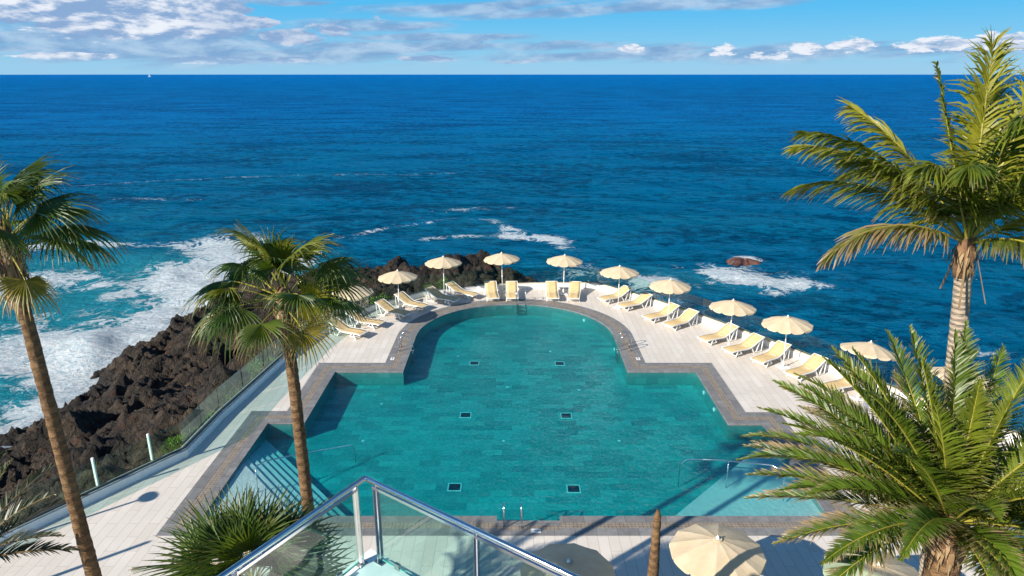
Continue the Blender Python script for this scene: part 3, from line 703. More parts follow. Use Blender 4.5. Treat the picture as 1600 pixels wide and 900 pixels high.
# --- parasol
def make_parasol():
    e = empty('parasol', (0, 0, 0))
    N = 12; rr = 1.06; zt = 2.36; zr = 2.03
    mb = MB(); ring_ = []
    apex = mb.vert((0, 0, zt))
    M = 6
    for i in range(1, M+1):
        t = i/M; row = []
        for j in range(N*4):
            a = 2*math.pi*j/(N*4); fr = (j % 4)/4
            rc = rr*t*(math.cos(math.pi/N)/math.cos((a % (2*math.pi/N))-math.pi/N))
            sag = -.014*math.sin(math.pi*fr)*t
            dip = -.04*t*t
            row.append(mb.vert((rc*math.cos(a), rc*math.sin(a), zt+(zr-zt)*t**1.3+sag+.0*dip)))
        ring_.append(row)
    n4 = N*4
    for j in range(n4): mb.quad(apex, ring_[0][j], ring_[0][(j+1) % n4])
    for i in range(M-1):
        for j in range(n4): mb.quad(ring_[i][j], ring_[i+1][j], ring_[i+1][(j+1) % n4], ring_[i][(j+1) % n4])
    cn = mb.build('canopy', 'canvas', e, smooth=False)
    va = MB()
    for p in range(N):
        ids = []
        for q in range(5):
            j = (p*4+q) % n4; v = Vector(mb.v[ring_[-1][j]])
            fr = q/4; g = .05 if q in (0, 4) else 0
            a = math.atan2(v.y, v.x); t_ = Vector((-math.sin(a), math.cos(a), 0))*(g if q == 0 else -g)*.7
            drop = .085+.010*math.sin(math.pi*fr)-(.03 if q in (0, 4) else 0)
            ids.append((va.vert(v*1.0), va.vert(v*1.004+t_+Vector((0, 0, -drop)))))
        for q in range(4): va.quad(ids[q][0], ids[q+1][0], ids[q+1][1], ids[q][1])
    va.build('valance', 'canvas', cn)
    MB().lathe([(.03, 0), (.045, .015), (.04, .05), (.02, .075), (.015, .10)], 12, (0, 0, zt-.005)).build('finial', 'white_plastic', cn, smooth=True)
    MB().lathe([(.10, 0), (.105, -.01), (.09, -.03)], 12, (0, 0, zt+.012)).build('crown_cap', 'canvas', cn)
    MB().lathe([(.024, 0), (.024, 2.3)], 10, (0, 0, .04)).lathe([(.034, .9), (.034, 1.02)], 10).build('pole', 'white_plastic', e, smooth=True)
    rb = MB()
    for p in range(N):
        a = 2*math.pi*p/N; c, s = math.cos(a), math.sin(a)
        rb.bar((.03*c, .03*s, zt-.05), ((rr-.02)*c, (rr-.02)*s, zr-.035), .012, .016)
        rb.bar((.04*c, .04*s, zr-.3), (.5*c, .5*s, zt-.22), .010, .012)
    rb.lathe([(.045, zr-.33), (.045, zr-.27)], 10); rb.lathe([(.045, zt-.09), (.045, zt-.04)], 10)
    rb.build('rib_frame', 'white_plastic', e)
    bs = MB().box((-.23, -.23, 0), (.23, .23, .055)).build('base', 'white_plastic', e); bevel(bs, .02)
    MB().lathe([(.05, .05), (.045, .3), (.03, .31)], 12).build('socket', 'white_plastic', e)
    return e
par0 = make_parasol()
PS = [(-7.9, 32.3, 'cream parasol partly hidden behind the fan palm leaves, leftmost of those by the far wall'),
      (-6.1, 35.0, 'cream parasol in front of the lava rocks, second from the left along the far wall'),
      (-3.95, 37.9, 'cream parasol beside green scrub in front of the highest lava rocks'),
      (-.56, 38.8, 'cream parasol between the two loungers nearest the right end of the lava ridge'),
      (3.02, 38.3, 'cream parasol with only sea behind, between two loungers facing the camera'),
      (5.9, 35.9, 'cream parasol on the right curve just past the end of the back wall'),
      (8.1, 33.4, 'cream parasol left of the sea foam patch, second right of the back wall'),
      (10.25, 30.0, 'cream parasol right below the foamy rock in the sea, over the third lounger pair'),
      (12.0, 27.8, 'large looking cream parasol between the last two fully visible loungers on the right'),
      (13.8, 24.7, 'cream parasol tilted seaward just above the date palm fronds'),
      (16.0, 22.3, 'cream parasol partly behind the coconut palm trunk'),
      (4.72, 13.0, 'big sunlit cream parasol seen from above, just right of the bare trunk'),
      (1.22, 12.3, 'shaded brownish parasol at the bottom edge just right of the steel handrail'),
      (7.85, 12.2, 'cream parasol at the bottom right mostly covered by date palm fronds')]
for k, (x, y, lb) in enumerate(PS):
    o = par0 if k == 0 else copy_tree(par0)
    o.location = (x, y, 0); o.rotation_euler = (R(rnd.uniform(-1.5, 1.5)), R(rnd.uniform(-1.5, 1.5)), rnd.uniform(0, 1))
    if k == 9: o.rotation_euler = (R(-4), R(9), .3)
    if k == 10: o.rotation_euler = (R(-3), R(7), .1)
    tag(o, lb, 'parasol', 'cream parasols round the pool')

# --- sun lounger: head at +y, foot at -y, origin under its middle
def make_lounger():
    e = empty('sun_lounger', (0, 0, 0))
    prof = [(-.98, .27), (-.90, .30), (-.6, .315), (-.25, .30), (.0, .29), (.18, .31), (.38, .40), (.62, .53), (.82, .63), (.95, .685), (1.0, .69)]
    w_ = .31; mb = MB()
    for y, z in prof:
        for x in (-w_, -.15, 0, .15, w_): mb.vert((x, y, z-.018*(1-(x/w_)**2)))
        for x in (w_, -w_): mb.vert((x, y, z-.02))
    n = len(prof)
    for i in range(n-1):
        for j in range(4): mb.quad(i*7+j, i*7+j+1, (i+1)*7+j+1, (i+1)*7+j)
        mb.quad(i*7+4, i*7+5, (i+1)*7+5, (i+1)*7+4); mb.quad(i*7+6, i*7, (i+1)*7, (i+1)*7+6)
    mb.build('sling', 'sling', e, smooth=True)
    hd = MB()
    for s in (-1, 1):
        for i in range(n-1): hd.bar((s*(w_+.022), *prof[i][:1], prof[i][1]-.012), (s*(w_+.022), prof[i+1][0], prof[i+1][1]-.012), .035, .045)
    hd.bar((-w_-.03, -.985, .262), (w_+.03, -.985, .262), .035, .04); hd.bar((-w_-.03, 1.0, .675), (w_+.03, 1.0, .675), .035, .04); hd.bar((-w_, .16, .28), (w_, .16, .28), .03, .03)
    hd.build('frame', 'white_plastic', e)
    for s in (-1, 1):
        xx = s*(w_+.01)
        MB().bar((xx, -.58, .30), (xx*1.06, -.74, .0), .038, .05).build('leg', 'white_plastic', e)
        MB().bar((xx, -.50, .30), (xx*1.04, -.36, .12), .03, .035).bar((xx*1.04, -.36, .13), (xx*1.04, -.67, .10), .025, .03).build('leg_brace', 'white_plastic', e)
        MB().bar((xx, .22, .32), (xx*1.06, .42, .0), .038, .05).build('leg', 'white_plastic', e)
        MB().bar((xx, .78, .60), (xx*1.05, .52, .02), .034, .045).bar((xx*1.05, .40, .05), (xx*1.05, .86, .03), .03, .035).bar((xx, .93, .66), (xx*1.05, .86, .03), .03, .035).build('back_support', 'white_plastic', e)
    MB().bar((-w_, -.70, .07), (w_, -.70, .07), .03, .03).bar((-w_, .41, .06), (w_, .41, .06), .03, .03).bar((-w_, .85, .05), (w_, .85, .05), .03, .03).build('stretcher', 'white_plastic', e)
    return e
lo0 = make_lounger()
def gp(px, py, z):
    u = (px-800)/1067; v = (py-450)/1067; r = math.sin(PITCH)+v*math.cos(PITCH); zc = (H-z)/r
    return Vector((u*zc, zc*(math.cos(PITCH)-v*math.sin(PITCH))))
# foot and head points of each lounger surveyed on the deck, metres
LS = [((-7.46,33.05),(-8.85,34.35)), ((-6.55,34.05),(-7.95,35.35)), ((-5.15,35.35),(-6.35,36.8)), ((-4.4,36.2),(-5.5,37.65)),
      ((-3.05,37.1),(-4.1,38.55)), ((-2.05,37.65),(-2.9,39.2))]
LP = [((560, 519), (527, 500)), ((592, 504), (549, 486)), ((637, 490), (593, 470)), ((662, 478), (625, 458)), ((705, 465), (667, 447)), ((737, 455), (698, 436)),
      ((770, 465), (767, 440)), ((801, 465), (799, 440)), ((863, 465), (863, 440)), ((897, 466), (898, 440)),
      ((941, 467), (980, 448)), ((972, 477), (1011, 459)), ((1012, 496), (1053, 475)), ((1042, 508), (1085, 484)),
      ((1100, 530), (1144, 507)), ((1137, 547), (1185, 524)), ((1180, 564), (1229, 535)), ((1234, 585), (1284, 556)), ((1297, 603), (1343, 580)), ((1440, 655), (1488, 628))]
LL = ['yellow sun lounger at the far left end, half behind the fan palm leaves', 'yellow sun lounger second from the left, right beside the fan palm leaves',
      'yellow sun lounger left of the parasol by the lava rocks, third from the left', 'yellow sun lounger with its foot in parasol shade, fourth from the left',
      'yellow sun lounger just below the scrub and the third parasol', 'yellow sun lounger at the left end of the back straight wall, backrest raised steeply',
      'yellow sun lounger facing the camera, left of the parasol by the ridge end', 'yellow sun lounger facing the camera, between the ridge end parasol and the back ladder',
      'yellow sun lounger facing the camera, left of the parasol with open sea behind', 'yellow sun lounger facing the camera, right of the parasol with open sea behind',
      'yellow sun lounger first on the right curve, touching the parasol pole', 'yellow sun lounger second on the right curve',
      'yellow sun lounger third on the right curve, left of the second right parasol pole', 'yellow sun lounger fourth on the right curve, right of the second right parasol pole',
      'yellow sun lounger fifth on the right curve, left of the parasol above the coping corner', 'yellow sun lounger sixth on the right curve, above the angled coping',
      'yellow sun lounger seventh on the right curve, left of the large parasol pole', 'yellow sun lounger eighth on the right curve, right of the large parasol pole',
      'yellow sun lounger half hidden by the upper date palm fronds', 'yellow sun lounger behind the date palm crown, left of the coconut trunk']
for k, (f, h) in enumerate(LP):
    a = gp(*f, .28); b = gp(*h, .69); c = (a+b)/2; d = b-a
    if k in (4, 5): c += Vector((.25, -.35-.35*(k == 5)))          # keep the raised backs inside the low wall
    o = lo0 if k == 0 else copy_tree(lo0)
    o.location = (c.x, c.y, 0); o.rotation_euler = (0, 0, math.atan2(d.y, d.x)-math.pi/2+R(rnd.uniform(-3, 3)))
    tag(o, LL[k], 'sun lounger', 'yellow sun loungers along the deck wall')

# --- pool ladders
def make_ladder():
    e = empty('pool_ladder', (0, 0, 0))          # deck side at -y, pool at +y
    for s in (-1, 1):
        x = s*.25; pts = [(x, -.55, 0)]
        for k in range(9):
            a = math.pi*k/8; pts.append((x, -.30-.25*math.cos(a)*1.0, .55+.22*math.sin(a)))
        pts += [(x, -.03, .4), (x, .03, -.1), (x, .05, -.62)]
        MB().tube(pts, .021, 8).build('rail', 'steel', e, smooth=True)
        MB().lathe([(.05, 0), (.05, .012), (.03, .02)], 10, (x, -.55, .004)).build('flange', 'dull_steel', e)
    for z in (-.14, -.34, -.54): MB().box((-.24, .0, z), (.24, .09, z+.025)).build('rung', 'dull_steel', e)
    return e
ld0 = make_ladder()
for k, (x, y, rz_, lb) in enumerate([(4.86, 29.9, R(90), 'steel pool ladder on the right side of the round end'),
                                  (-4.6, 29.9, R(-90), 'steel pool ladder on the left side of the round end, half in shade'),
                                  (.62, 36.45, R(180), 'steel pool ladder at the far tip of the round end'),
                                  (.02, 16.98, 0, 'steel pool ladder in the notch of the near edge')]):
    o = ld0 if k == 0 else copy_tree(ld0)
    o.location = (x, y, 0); o.rotation_euler.z = rz_
    if k == 0: o.location.x = 5.02
    if k == 1: o.location.x = -4.72
    if k == 2: o.location = (.5, 36.45, 0)
    if k == 3: o.scale = (1.0, .7, .9)
    tag(o, lb, 'pool ladder', 'steel pool ladders')
# --- stair handrails in the corners
def handrail(name, pts, lb, posts):
    e = empty(name, (*pts[0][:2], 0), 0, lb, 'handrail')
    o = MB().tube(pts, .021, 8).build('rail', 'steel', e, smooth=True); o.location = -Vector(e.location)
    for a, b in posts:
        o = MB().tube([a, b], .019, 8).build('support', 'steel', e, smooth=True); o.location = -Vector(e.location)
handrail('stair_handrail', [(-7.95, 18.5, -.12), (-8.0, 18.6, .55), (-8.0, 18.75, .68), (-7.8, 18.95, .72), (-6.9, 19.8, .50), (-5.6, 21.0, .10), (-5.5, 21.1, -.1), (-5.5, 21.1, -.65)],
         'thin steel handrail going down the steps in the left corner of the pool', [((-6.9, 19.8, .49), (-6.9, 19.8, -.45))])
handrail('ramp_handrail', [(8.35, 18.1, -.14), (8.35, 18.3, .6), (8.3, 18.5, .72), (8.1, 18.7, .74), (6.6, 19.2, .62), (5.7, 19.55, .42), (5.5, 19.6, .2), (5.5, 19.6, -.65)],
         'thin steel handrail over the pale ramp in the right corner of the pool', [((6.9, 19.1, .64), (6.9, 19.1, -.5))])
# --- depth marker tiles
def marker(x, y, rz_, lb):
    e = empty('depth_marker', (x, y, .006), rz_, lb, 'sign', 'white depth marker tiles')
    MB().box((-.14, -.085, 0), (.14, .085, .008)).build('tile', 'white_paint', e)
    cu = bpy.data.curves.new('digits', 'FONT'); cu.body = '1.40m'; cu.size = .115; cu.align_x = 'CENTER'; cu.align_y = 'CENTER'; cu.extrude = .001
    t = bpy.data.objects.new('digits', cu); col.objects.link(t)
    me = bpy.data.meshes.new_from_object(t); bpy.data.objects.remove(t); me.materials.clear(); me.materials.append(MATS['sign_black'])
    t = bpy.data.objects.new('digits', me); col.objects.link(t); t.parent = e; t.location = (0, 0, .0095)
marker(.68, 16.46, 0, 'small white depth tile beside the ladder on the near edge')
marker(5.75, 28.75, R(90), 'small white depth tile beside the right ladder')
marker(-5.45, 28.75, R(90), 'small white depth tile beside the left ladder')

# --- rock awash in the sea
def sea_rock(x, y, r, h, lb, seed):
    e = MB(); rr = random.Random(seed); n, m = 26, 10
    for i in range(m+1):
        t = i/m
        for j in range(n):
            a = 2*math.pi*j/n; q = r*math.cos(t*math.pi/2)**.7*(1+.28*math.sin(3*a+seed)+.18*math.sin(7*a+seed*2)+rr.uniform(-.12, .12))
            e.vert((q*math.cos(a)*1.3, q*math.sin(a), -1.2+(h+1.2)*math.sin(t*math.pi/2)+rr.uniform(-.12, .12)*h))
    for i in range(m):
        for j in range(n): e.quad(i*n+j, i*n+(j+1) % n, (i+1)*n+(j+1) % n, (i+1)*n+j)
    e.quad(*[m*n+j for j in range(n)])
    tag(e.build('sea_rock', 'sea_rock_mat', loc=(x, y, SEA)), lb, 'rock')
simple('sea_rock_mat', (.085, .035, .025), .5, var=.5, scale=1.2, bump=1.)
sea_rock(23.2, 66.6, 1.4, .65, 'reddish brown rock awash in white foam off the right side of the pool', 2)
# --- sailing boat near the horizon
bt = empty('sailing_boat', (-2130, 4200, SEA), .4, 'tiny white sailing boat on the horizon at the far left', 'boat')
mb = MB()
for t, wd, zz in ((-1, .6, 1.6), (-.6, 1.6, 1.3), (0, 2.0, 1.2), (.6, 1.3, 1.5), (1, .05, 2.0)):
    for s, z in ((-1, zz), (-.5, -.5), (.5, -.5), (1, zz)): mb.vert((t*7, wd*s, z))
for i in range(4):
    for j in range(3): mb.quad(i*4+j, i*4+j+1, i*4+5+j, i*4+4+j)
    mb.quad(i*4, i*4+4, i*4+7, i*4+3)
mb.build('hull', 'white_paint', bt)
MB().tube([(.5, 0, 1), (.5, 0, 20)], .12, 6).build('mast', 'white_paint', bt)
mb = MB(); [mb.vert(p) for p in ((.3, 0, 2.6), (-6.5, .3, 2.6), (.3, 0, 19.5), (-2.6, .7, 10), (.3, .05, 11))]; mb.f = [(0, 1, 3, 4), (4, 3, 2)]
mb.build('mainsail', 'white_paint', bt)
mb = MB(); [mb.vert(p) for p in ((6.6, 0, 2.3), (1, .5, 2.6), (.6, 0, 17.5), (3, .8, 8))]; mb.f = [(0, 1, 3), (1, 2, 3), (0, 3, 2)]
mb.build('jib', 'white_paint', bt)
# --- grey shower post on the right deck
sh = empty('shower_post', (12.4, 21.6, 0), 0, 'slim grey shower post on the deck seen through the date palm fronds', 'shower')
bevel(MB().box((-.08, -.06, 0), (.08, .06, 2.1)).build('column', 'grey_metal', sh), .015)
MB().tube([(0, -.05, 2.02), (0, -.3, 2.05), (0, -.36, 2.0)], .02, 8).lathe([(.10, 0), (.10, .02), (.02, .04)], 12, (0, -.36, 1.97)).build('shower_head', 'steel', sh)
bevel(MB().box((-.35, -.35, .004), (.35, .35, .03)).build('tray', 'concrete_grey', sh), .01)

# ================================================================== PALMS
def frame_of(d, hint):
    sd = d.cross(hint)
    if sd.length < 1e-3: sd = d.cross(Vector((1, 0, 0)))
    sd.normalize(); return sd, sd.cross(d).normalized()
def pinnate(lf, rc, base, d0, L, g, nl, ll, lw, droop=.6, vee=.35, roll=0., dry=0., yel=0., a0=68, a1=22, bare=.10, rr=.022, jit=.12, rg=rnd, tipdry=.5, power=1.3, comb=1.):
    d = Vector(d0).normalized(); p = Vector(base); N = 18; st = L/N; pts = [p.copy()]; dirs = [d.copy()]
    hint = Vector((0, 0, 1)) if abs(d.z) < .97 else Vector((d.x, d.y, 0))
    out = Vector((d0[0], d0[1], 0)); out = out.normalized() if out.length > .05 else Vector((1, 0, 0))
    for i in range(N):
        s = (i+.5)/N; d = (d+Vector((0, 0, -1))*g*st*(.25+1.3*s**power)).normalized(); p = p+d*st; pts.append(p.copy()); dirs.append(d.copy())
    rc.tube(pts, [rr*(1-.85*i/N)+.002 for i in range(N+1)], 5, False, dry=dry)
    sd0 = out.cross(Vector((0, 0, 1))); sd0.normalize()
    for i in range(nl):
        s = bare+(1-bare)*(i+.5)/nl; k = min(N-1, int(s*N)); fr = s*N-k
        q = pts[k].lerp(pts[k+1], fr); dd = dirs[k].lerp(dirs[k+1], fr).normalized()
        sd = (sd0-dd*sd0.dot(dd)).normalized(); nn = sd.cross(dd).normalized()
        if roll: m = Matrix.Rotation(roll*s, 3, dd); sd = m@sd; nn = m@nn
        prof = math.sin(math.pi*min(1, (s*.92+.10)))**.55 if s < .9 else math.sin(math.pi*min(1, s*.92+.10))**.55
        ln = ll*max(.18, prof)
        ang = R(a0+(a1-a0)*s)
        if a0 < 50: ln = ll*max(.35, math.sin(math.pi*min(1, s*.78+.14))**.6)
        for sg in (-1, 1):
            an = ang+rg.uniform(-1, 1)*jit
            ld = (dd*math.cos(an)+sd*sg*math.sin(an)+nn*(vee+rg.uniform(-jit, jit))).normalized()
            l2 = ln*rg.uniform(.85, 1.1); dr = droop*rg.uniform(.6, 1.4)
            if rg.random() < .03: continue
            wv = (dd*comb+nn*rg.uniform(-.5, .5)); wv = (wv-ld*wv.dot(ld)).normalized()
            dy = dry+rg.uniform(-.1, .1)
            c = q.copy(); cd = ld.copy(); prev = (lf.vert(c-wv*lw*.35, dry=dy, yel=yel), lf.vert(c+wv*lw*.35, dry=dy, yel=yel))
            for t_, wd in ((.33, .5), (.68, .38), (1., .05)):
                cd = (cd+Vector((0, 0, -1))*dr*.33).normalized(); c = c+cd*l2*.335
                w3 = (wv-cd*wv.dot(cd)).normalized()*lw*wd
                dv = min(1, dy+tipdry*t_**2*rg.uniform(.4, 1.5)); cur = (lf.vert(c-w3, dry=dv, yel=yel*(1-t_*.3)), lf.vert(c+w3, dry=dv, yel=yel*(1-t_*.3)))
                lf.quad(prev[0], prev[1], cur[1], cur[0]); prev = cur
def fanleaf(lf, rc, base, d0, Lp, Rf, g=.35, nseg=34, span=125, droop=.7, fold=.35, dry=0., yel=0., rg=rnd, tilt=0.):
    d = Vector(d0).normalized(); p = Vector(base); N = 7; pts = [p.copy()]
    for i in range(N):
        d = (d+Vector((0, 0, -1))*g*Lp/N*(.4+i/N)).normalized(); p = p+d*Lp/N; pts.append(p.copy())
    rc.tube(pts, [.016-.008*i/N for i in range(N+1)], 5, False, dry=dry*.6)
    sd, nn = frame_of(d, Vector((0, 0, 1)) if abs(d.z) < .96 else Vector((-d.y, d.x, .2)))
    m = Matrix.Rotation(tilt, 3, d); sd = m@sd; nn = m@nn
    ax = (d*math.cos(.35)-nn*math.sin(.35)).normalized(); nn = sd.cross(ax).normalized()
    hs = 2*R(span)/nseg; clus = [rg.gauss(0, .07) for _ in range(nseg)]
    for k in range(nseg):
        th = -R(span)+(k+.5)*hs+clus[k//3]*.5; ln = Rf*(.72+.28*math.cos(th*.55))*rg.uniform(.93, 1.05); dr = droop*rg.uniform(.5, 1.5)
        def dirf(t_, fo=fold): return (ax*math.cos(t_)+sd*math.sin(t_)-nn*fo*abs(math.sin(t_*.5))).normalized()
        e0 = dirf(th-hs/2); e1 = dirf(th+hs/2); mid = dirf(th)
        up = nn*.012; j = .40; dy = dry+rg.uniform(-.08, .12)
        h0 = lf.vert(p, dry=dy, yel=yel); a_ = lf.vert(p+e0*ln*j*.98-up, dry=dy, yel=yel); b_ = lf.vert(p+e1*ln*j*.98-up, dry=dy, yel=yel); c_ = lf.vert(p+mid*ln*j+up*1.6, dry=dy, yel=yel)
        lf.quad(h0, a_, c_); lf.quad(h0, c_, b_)
        c = p+mid*ln*j; cd = mid.copy(); wv = (e1-e0).normalized(); prev = (a_, c_, b_); wj = (e1-e0).length*ln*j/2
        for t_, wd, q in ((.33, .72, .2), (.66, .42, .5), (1., .06, 1.)):
            cd = (cd+Vector((0, 0, -1))*dr*(.25+.55*t_)).normalized(); c = c+cd*ln*(1-j)*.34
            dv = min(1, dy+q*rg.uniform(.15, .9)); w3 = wv*wj*wd
            cur = (lf.vert(c-w3, dry=dv, yel=yel*.7), lf.vert(c+up*.8, dry=dv, yel=yel*.7), lf.vert(c+w3, dry=dv, yel=yel*.7))
            lf.quad(prev[0], prev[1], cur[1], cur[0]); lf.quad(prev[1], prev[2], cur[2], cur[1]); prev = cur
def trunk(pts, rads, m, e, rings=0, n=20, seed=1, amp=.022):
    """tapered trunk with leaf-scar rings"""
    P_ = [Vector(p) for p in pts]; rg = random.Random(seed)
    out = []; ro = []
    Ls = [0]
    for i in range(len(P_)-1): Ls.append(Ls[-1]+(P_[i+1]-P_[i]).length)
    T = Ls[-1]; n_ = int(T/.06)
    for k in range(n_+1):
        s = T*k/n_; i = max(j for j in range(len(Ls)) if Ls[j] <= s+1e-9); i = min(i, len(P_)-2); f = (s-Ls[i])/(Ls[i+1]-Ls[i])
        f2 = f
        out.append(P_[i].lerp(P_[i+1], f2)); r_ = rads[i]*(1-f)+rads[i+1]*f
        ro.append(r_*(1+amp*(k % 2)+rg.uniform(-.02, .02)))
    mb = MB().tube(out, ro, n)
    for i in range(len(mb.v)):
        x, y, z = mb.v[i]; mb.v[i] = (x+rg.uniform(-.006, .006), y+rg.uniform(-.006, .006), z)
    o = mb.build('trunk', m, e, smooth=True); o.location = -Vector(e.location); return o
def addparts(e, **k):
    for nm, (mb, m) in k.items():
        o = mb.build(nm, m, e); o.location = -Vector(e.location)
def skirt(mb, c, r0, r1, h, n, rg, L=.5):
    for _ in range(n):
        a = rg.uniform(0, 6.283); z = rg.uniform(0, h); r_ = r1+(r0-r1)*(z/h); p = Vector((c[0]+r_*math.cos(a), c[1]+r_*math.sin(a), c[2]-h+z))
        o = Vector((math.cos(a), math.sin(a), 0)); s = Vector((-o.y, o.x, 0)); ln = L*rg.uniform(.5, 1.3); w_ = rg.uniform(.008, .028); dy = rg.random()
        q1 = p+o*ln*rg.uniform(.12, .35)+Vector((0, 0, -ln*.35)); q2 = q1+o*ln*rg.uniform(-.02, .14)+Vector((0, 0, -ln*.7))+s*rg.uniform(-.1, .1)*ln
        i = [mb.vert(p-s*w_, dry=dy), mb.vert(p+s*w_, dry=dy), mb.vert(q1-s*w_, dry=dy), mb.vert(q1+s*w_, dry=dy), mb.vert(q2-s*.004, dry=dy), mb.vert(q2+s*.004, dry=dy)]
        mb.quad(i[0], i[1], i[3], i[2]); mb.quad(i[2], i[3], i[5], i[4])

def fan_palm(base, crown, rads, lb, seed, leaves, Lp, Rf, sk=.9, extra=()):
    rg = random.Random(seed); e = empty('fan_palm', base, 0, lb, 'palm tree')
    c = Vector(crown)
    trunk([base, tuple(Vector(base).lerp(c, .5)+Vector((rg.uniform(-.05, .05), 0, 0))), tuple(c)], rads, 'palm_bark_brown', e, seed=seed)
    o = MB().tube([c-Vector((0, 0, sk*.95)), c-Vector((0, 0, sk*.6)), c-Vector((0, 0, .2)), c+Vector((0, 0, .1)), c+Vector((0, 0, .3))], [rads[2]*1.05, rads[2]*1.35, rads[2]*1.55, rads[2]*1.3, .03], 16).build('fibre_sheath', 'fibre', e, smooth=True); o.location = -Vector(e.location)
    dead = MB(); skirt(dead, (c.x, c.y, c.z+.1), rads[2]*1.35, rads[2]*1.05, sk, 200, rg, .32)
    lf, rc = MB(), MB()
    for k in range(leaves):
        t = (k+.5)/leaves; a = k*2.39996+rg.uniform(-.25, .25); elv = R(84-86*t**.95+rg.uniform(-9, 9))
        d = Vector((math.cos(a)*math.cos(elv), math.sin(a)*math.cos(elv), math.sin(elv)))
        dy = 0.05 if t < .75 else (.25 if t < .9 else .55)
        fanleaf(lf, rc, c+Vector((0, 0, .12-.3*t))+d*.08, d, Lp*rg.uniform(.8, 1.1)*(.6+.5*min(1, t*2.5)), Rf*rg.uniform(.85, 1.1), .5, 30, rg.uniform(105, 130), rg.uniform(.35, .9), rg.uniform(.1, .6), dy, rg.choice((0, .05, .15, .5)), rg, rg.uniform(-.7, .7))  # random yel also paints sunlit highlights on single fans
    for (d, lp, rf, yel, tilt, dp) in extra: fanleaf(lf, rc, c, Vector(d), lp, rf, .35, 34, 120, dp, .25, .05, yel, rg, tilt)
    addparts(e, crown=(lf, 'fan_leaf'), leaf_stalks=(rc, 'rachis'), dead_leaf_skirt=(dead, 'dry_leaf'))
fan_palm((-6.75, 9.4, 0), (-7.18, 9.45, 10.15), (.15, .105, .085), 'tall fan palm with a dark shaggy crown, cut off by the left edge', 21, 19, .80, .68, .9,
         extra=[((1, .1, .35), .85, .95, .05, 0, .7), ((.9, -.2, .75), .75, .85, .0, .6, .5), ((.5, .1, 1), .7, .8, .1, .2, .4)])
fan_palm((-3.55, 10.3, 0), (-3.62, 10.3, 9.0), (.14, .10, .088), 'fan palm with a bushy green crown standing in front of the left pool steps', 33, 19, .82, .68, .75,
         extra=[((.85, -.45, .10), .42, .72, 1., 1.25, .35), ((-.75, -.55, .1), .7, .95, .1, -.4, .8), ((-1, .1, .45), .85, .95, .0, 0, .7), ((-1, -.3, .1), .85, .85, .0, 0, .8), ((1, .25, .55), .8, .85, .15, .4, .6), ((-.1, -.1, 1), .6, .85, .3, 1.2, .15)])  # first extra fan: sunlit yellow painted into its leaf colour

# --- coconut palm on the right
def coconut():
    rg = random.Random(5); c = Vector((7.87, 11.5, 9.35))
    e = empty('coconut_palm', (8.7, 11.5, 0), 0, 'tall coconut palm with pale ringed trunk and yellow green crown at the right edge', 'palm tree')
    trunk([(8.7, 11.5, 0), (8.45, 11.5, 3), (8.15, 11.5, 6.9), (7.97, 11.5, 8.6), tuple(c)], (.20, .175, .155, .135, .13), 'palm_bark_grey', e, seed=3, amp=.025)
    o = MB().tube([c+Vector((0, 0, z)) for z in (-.35, -.15, .05, .3, .5)], [.125, .15, .17, .13, .04], 14).build('fibre_sheath', 'fibre', e, smooth=True); o.location = -Vector(e.location)
    dead = MB(); skirt(dead, (c.x, c.y, c.z+.2), .17, .12, .4, 50, rg, .22)
    lf, rc = MB(), MB(); b = c+Vector((0, 0, .25))
    F = [  # direction x, y(depth), z ; length ; droop ; roll ; dry ; yellow ; leaflet length
        ((-.68, -.05, .70), 3.75, .26, .3, .25, .2, .72), ((-.52, .25, .85), 3.1, .24, -.5, .12, .8, .80), ((-.90, -.20, .42), 2.9, .52, .0, .65, .15, .70), ((-.66, .2, .72), 3.4, .34, .1, .15, .5, .80),
        ((.03, .15, 1.), 3.3, .03, .3, .08, .8, .85), ((.2, .35, .97), 2.9, .10, -.5, .05, .5, .80), ((-.26, .15, 1.), 3.1, .04, .4, .35, .05, .25),
        ((-.16, -.40, .95), 3.2, .50, .25, .12, .0, .90), ((-.36, -.45, .85), 2.9, .55, .1, .1, .05, .90), ((.12, -.45, .9), 3.0, .50, .0, .12, .05, .90), 
        ((.27, .05, 1.), 3.3, .10, .5, .1, .7, .80), ((.46, .10, .92), 3.9, .14, -.2, .1, .9, .80), ((.62, -.10, .85), 3.9, .22, -.3, .1, .85, .85), ((.80, -.2, .60), 3.4, .42, .1, .2, .6, .85), ((.9, .2, .4), 3.2, .50, 0, .3, .2, .8),
        ((.75, -.5, .30), 2.6, .55, .1, .35, .25, .75), ((-.25, .7, .6), 3.2, .45, .2, .15, .2, .8), ((.35, .75, .6), 3.2, .45, .1, .15, .2, .8), ((-.60, .50, .55), 3.2, .42, 0, .3, .1, .8),
        ((-.45, -.35, .75), 2.9, .48, .0, .1, .2, .85), ((.1, -.75, .35), 2.1, .7, 0, .4, .1, .6), ((.35, -.35, .9), 3.2, .42, .3, .15, .5, .85),
        ((-.45, .1, .6), 2.6, .5, .1, .2, .3, .8), ((.6, .4, .7), 3.3, .35, .1, .15, .4, .8)]
    for d, L, g, rl, dy, yl, ll in F:
        pinnate(lf, rc, b, d, L, g, 96, ll, .040, 1.05, .12, rl, dy*.8, yl*1.0, 46, 16, .16, .028, .18, rg, .42)
    sp = MB()
    for k in range(3):
        a = rg.uniform(0, 6.28); sp.bar(b+Vector((.15*math.cos(a), .15*math.sin(a), -.1)), b+Vector((.45*math.cos(a), .45*math.sin(a), -.75-rg.random()*.4)), .03, .012)
    addparts(e, crown=(lf, 'coconut_leaf'), leaf_stalks=(rc, 'rachis'), fibre_strands=(dead, 'dry_leaf'), flower_stalks=(sp, 'dry_leaf'))
coconut()
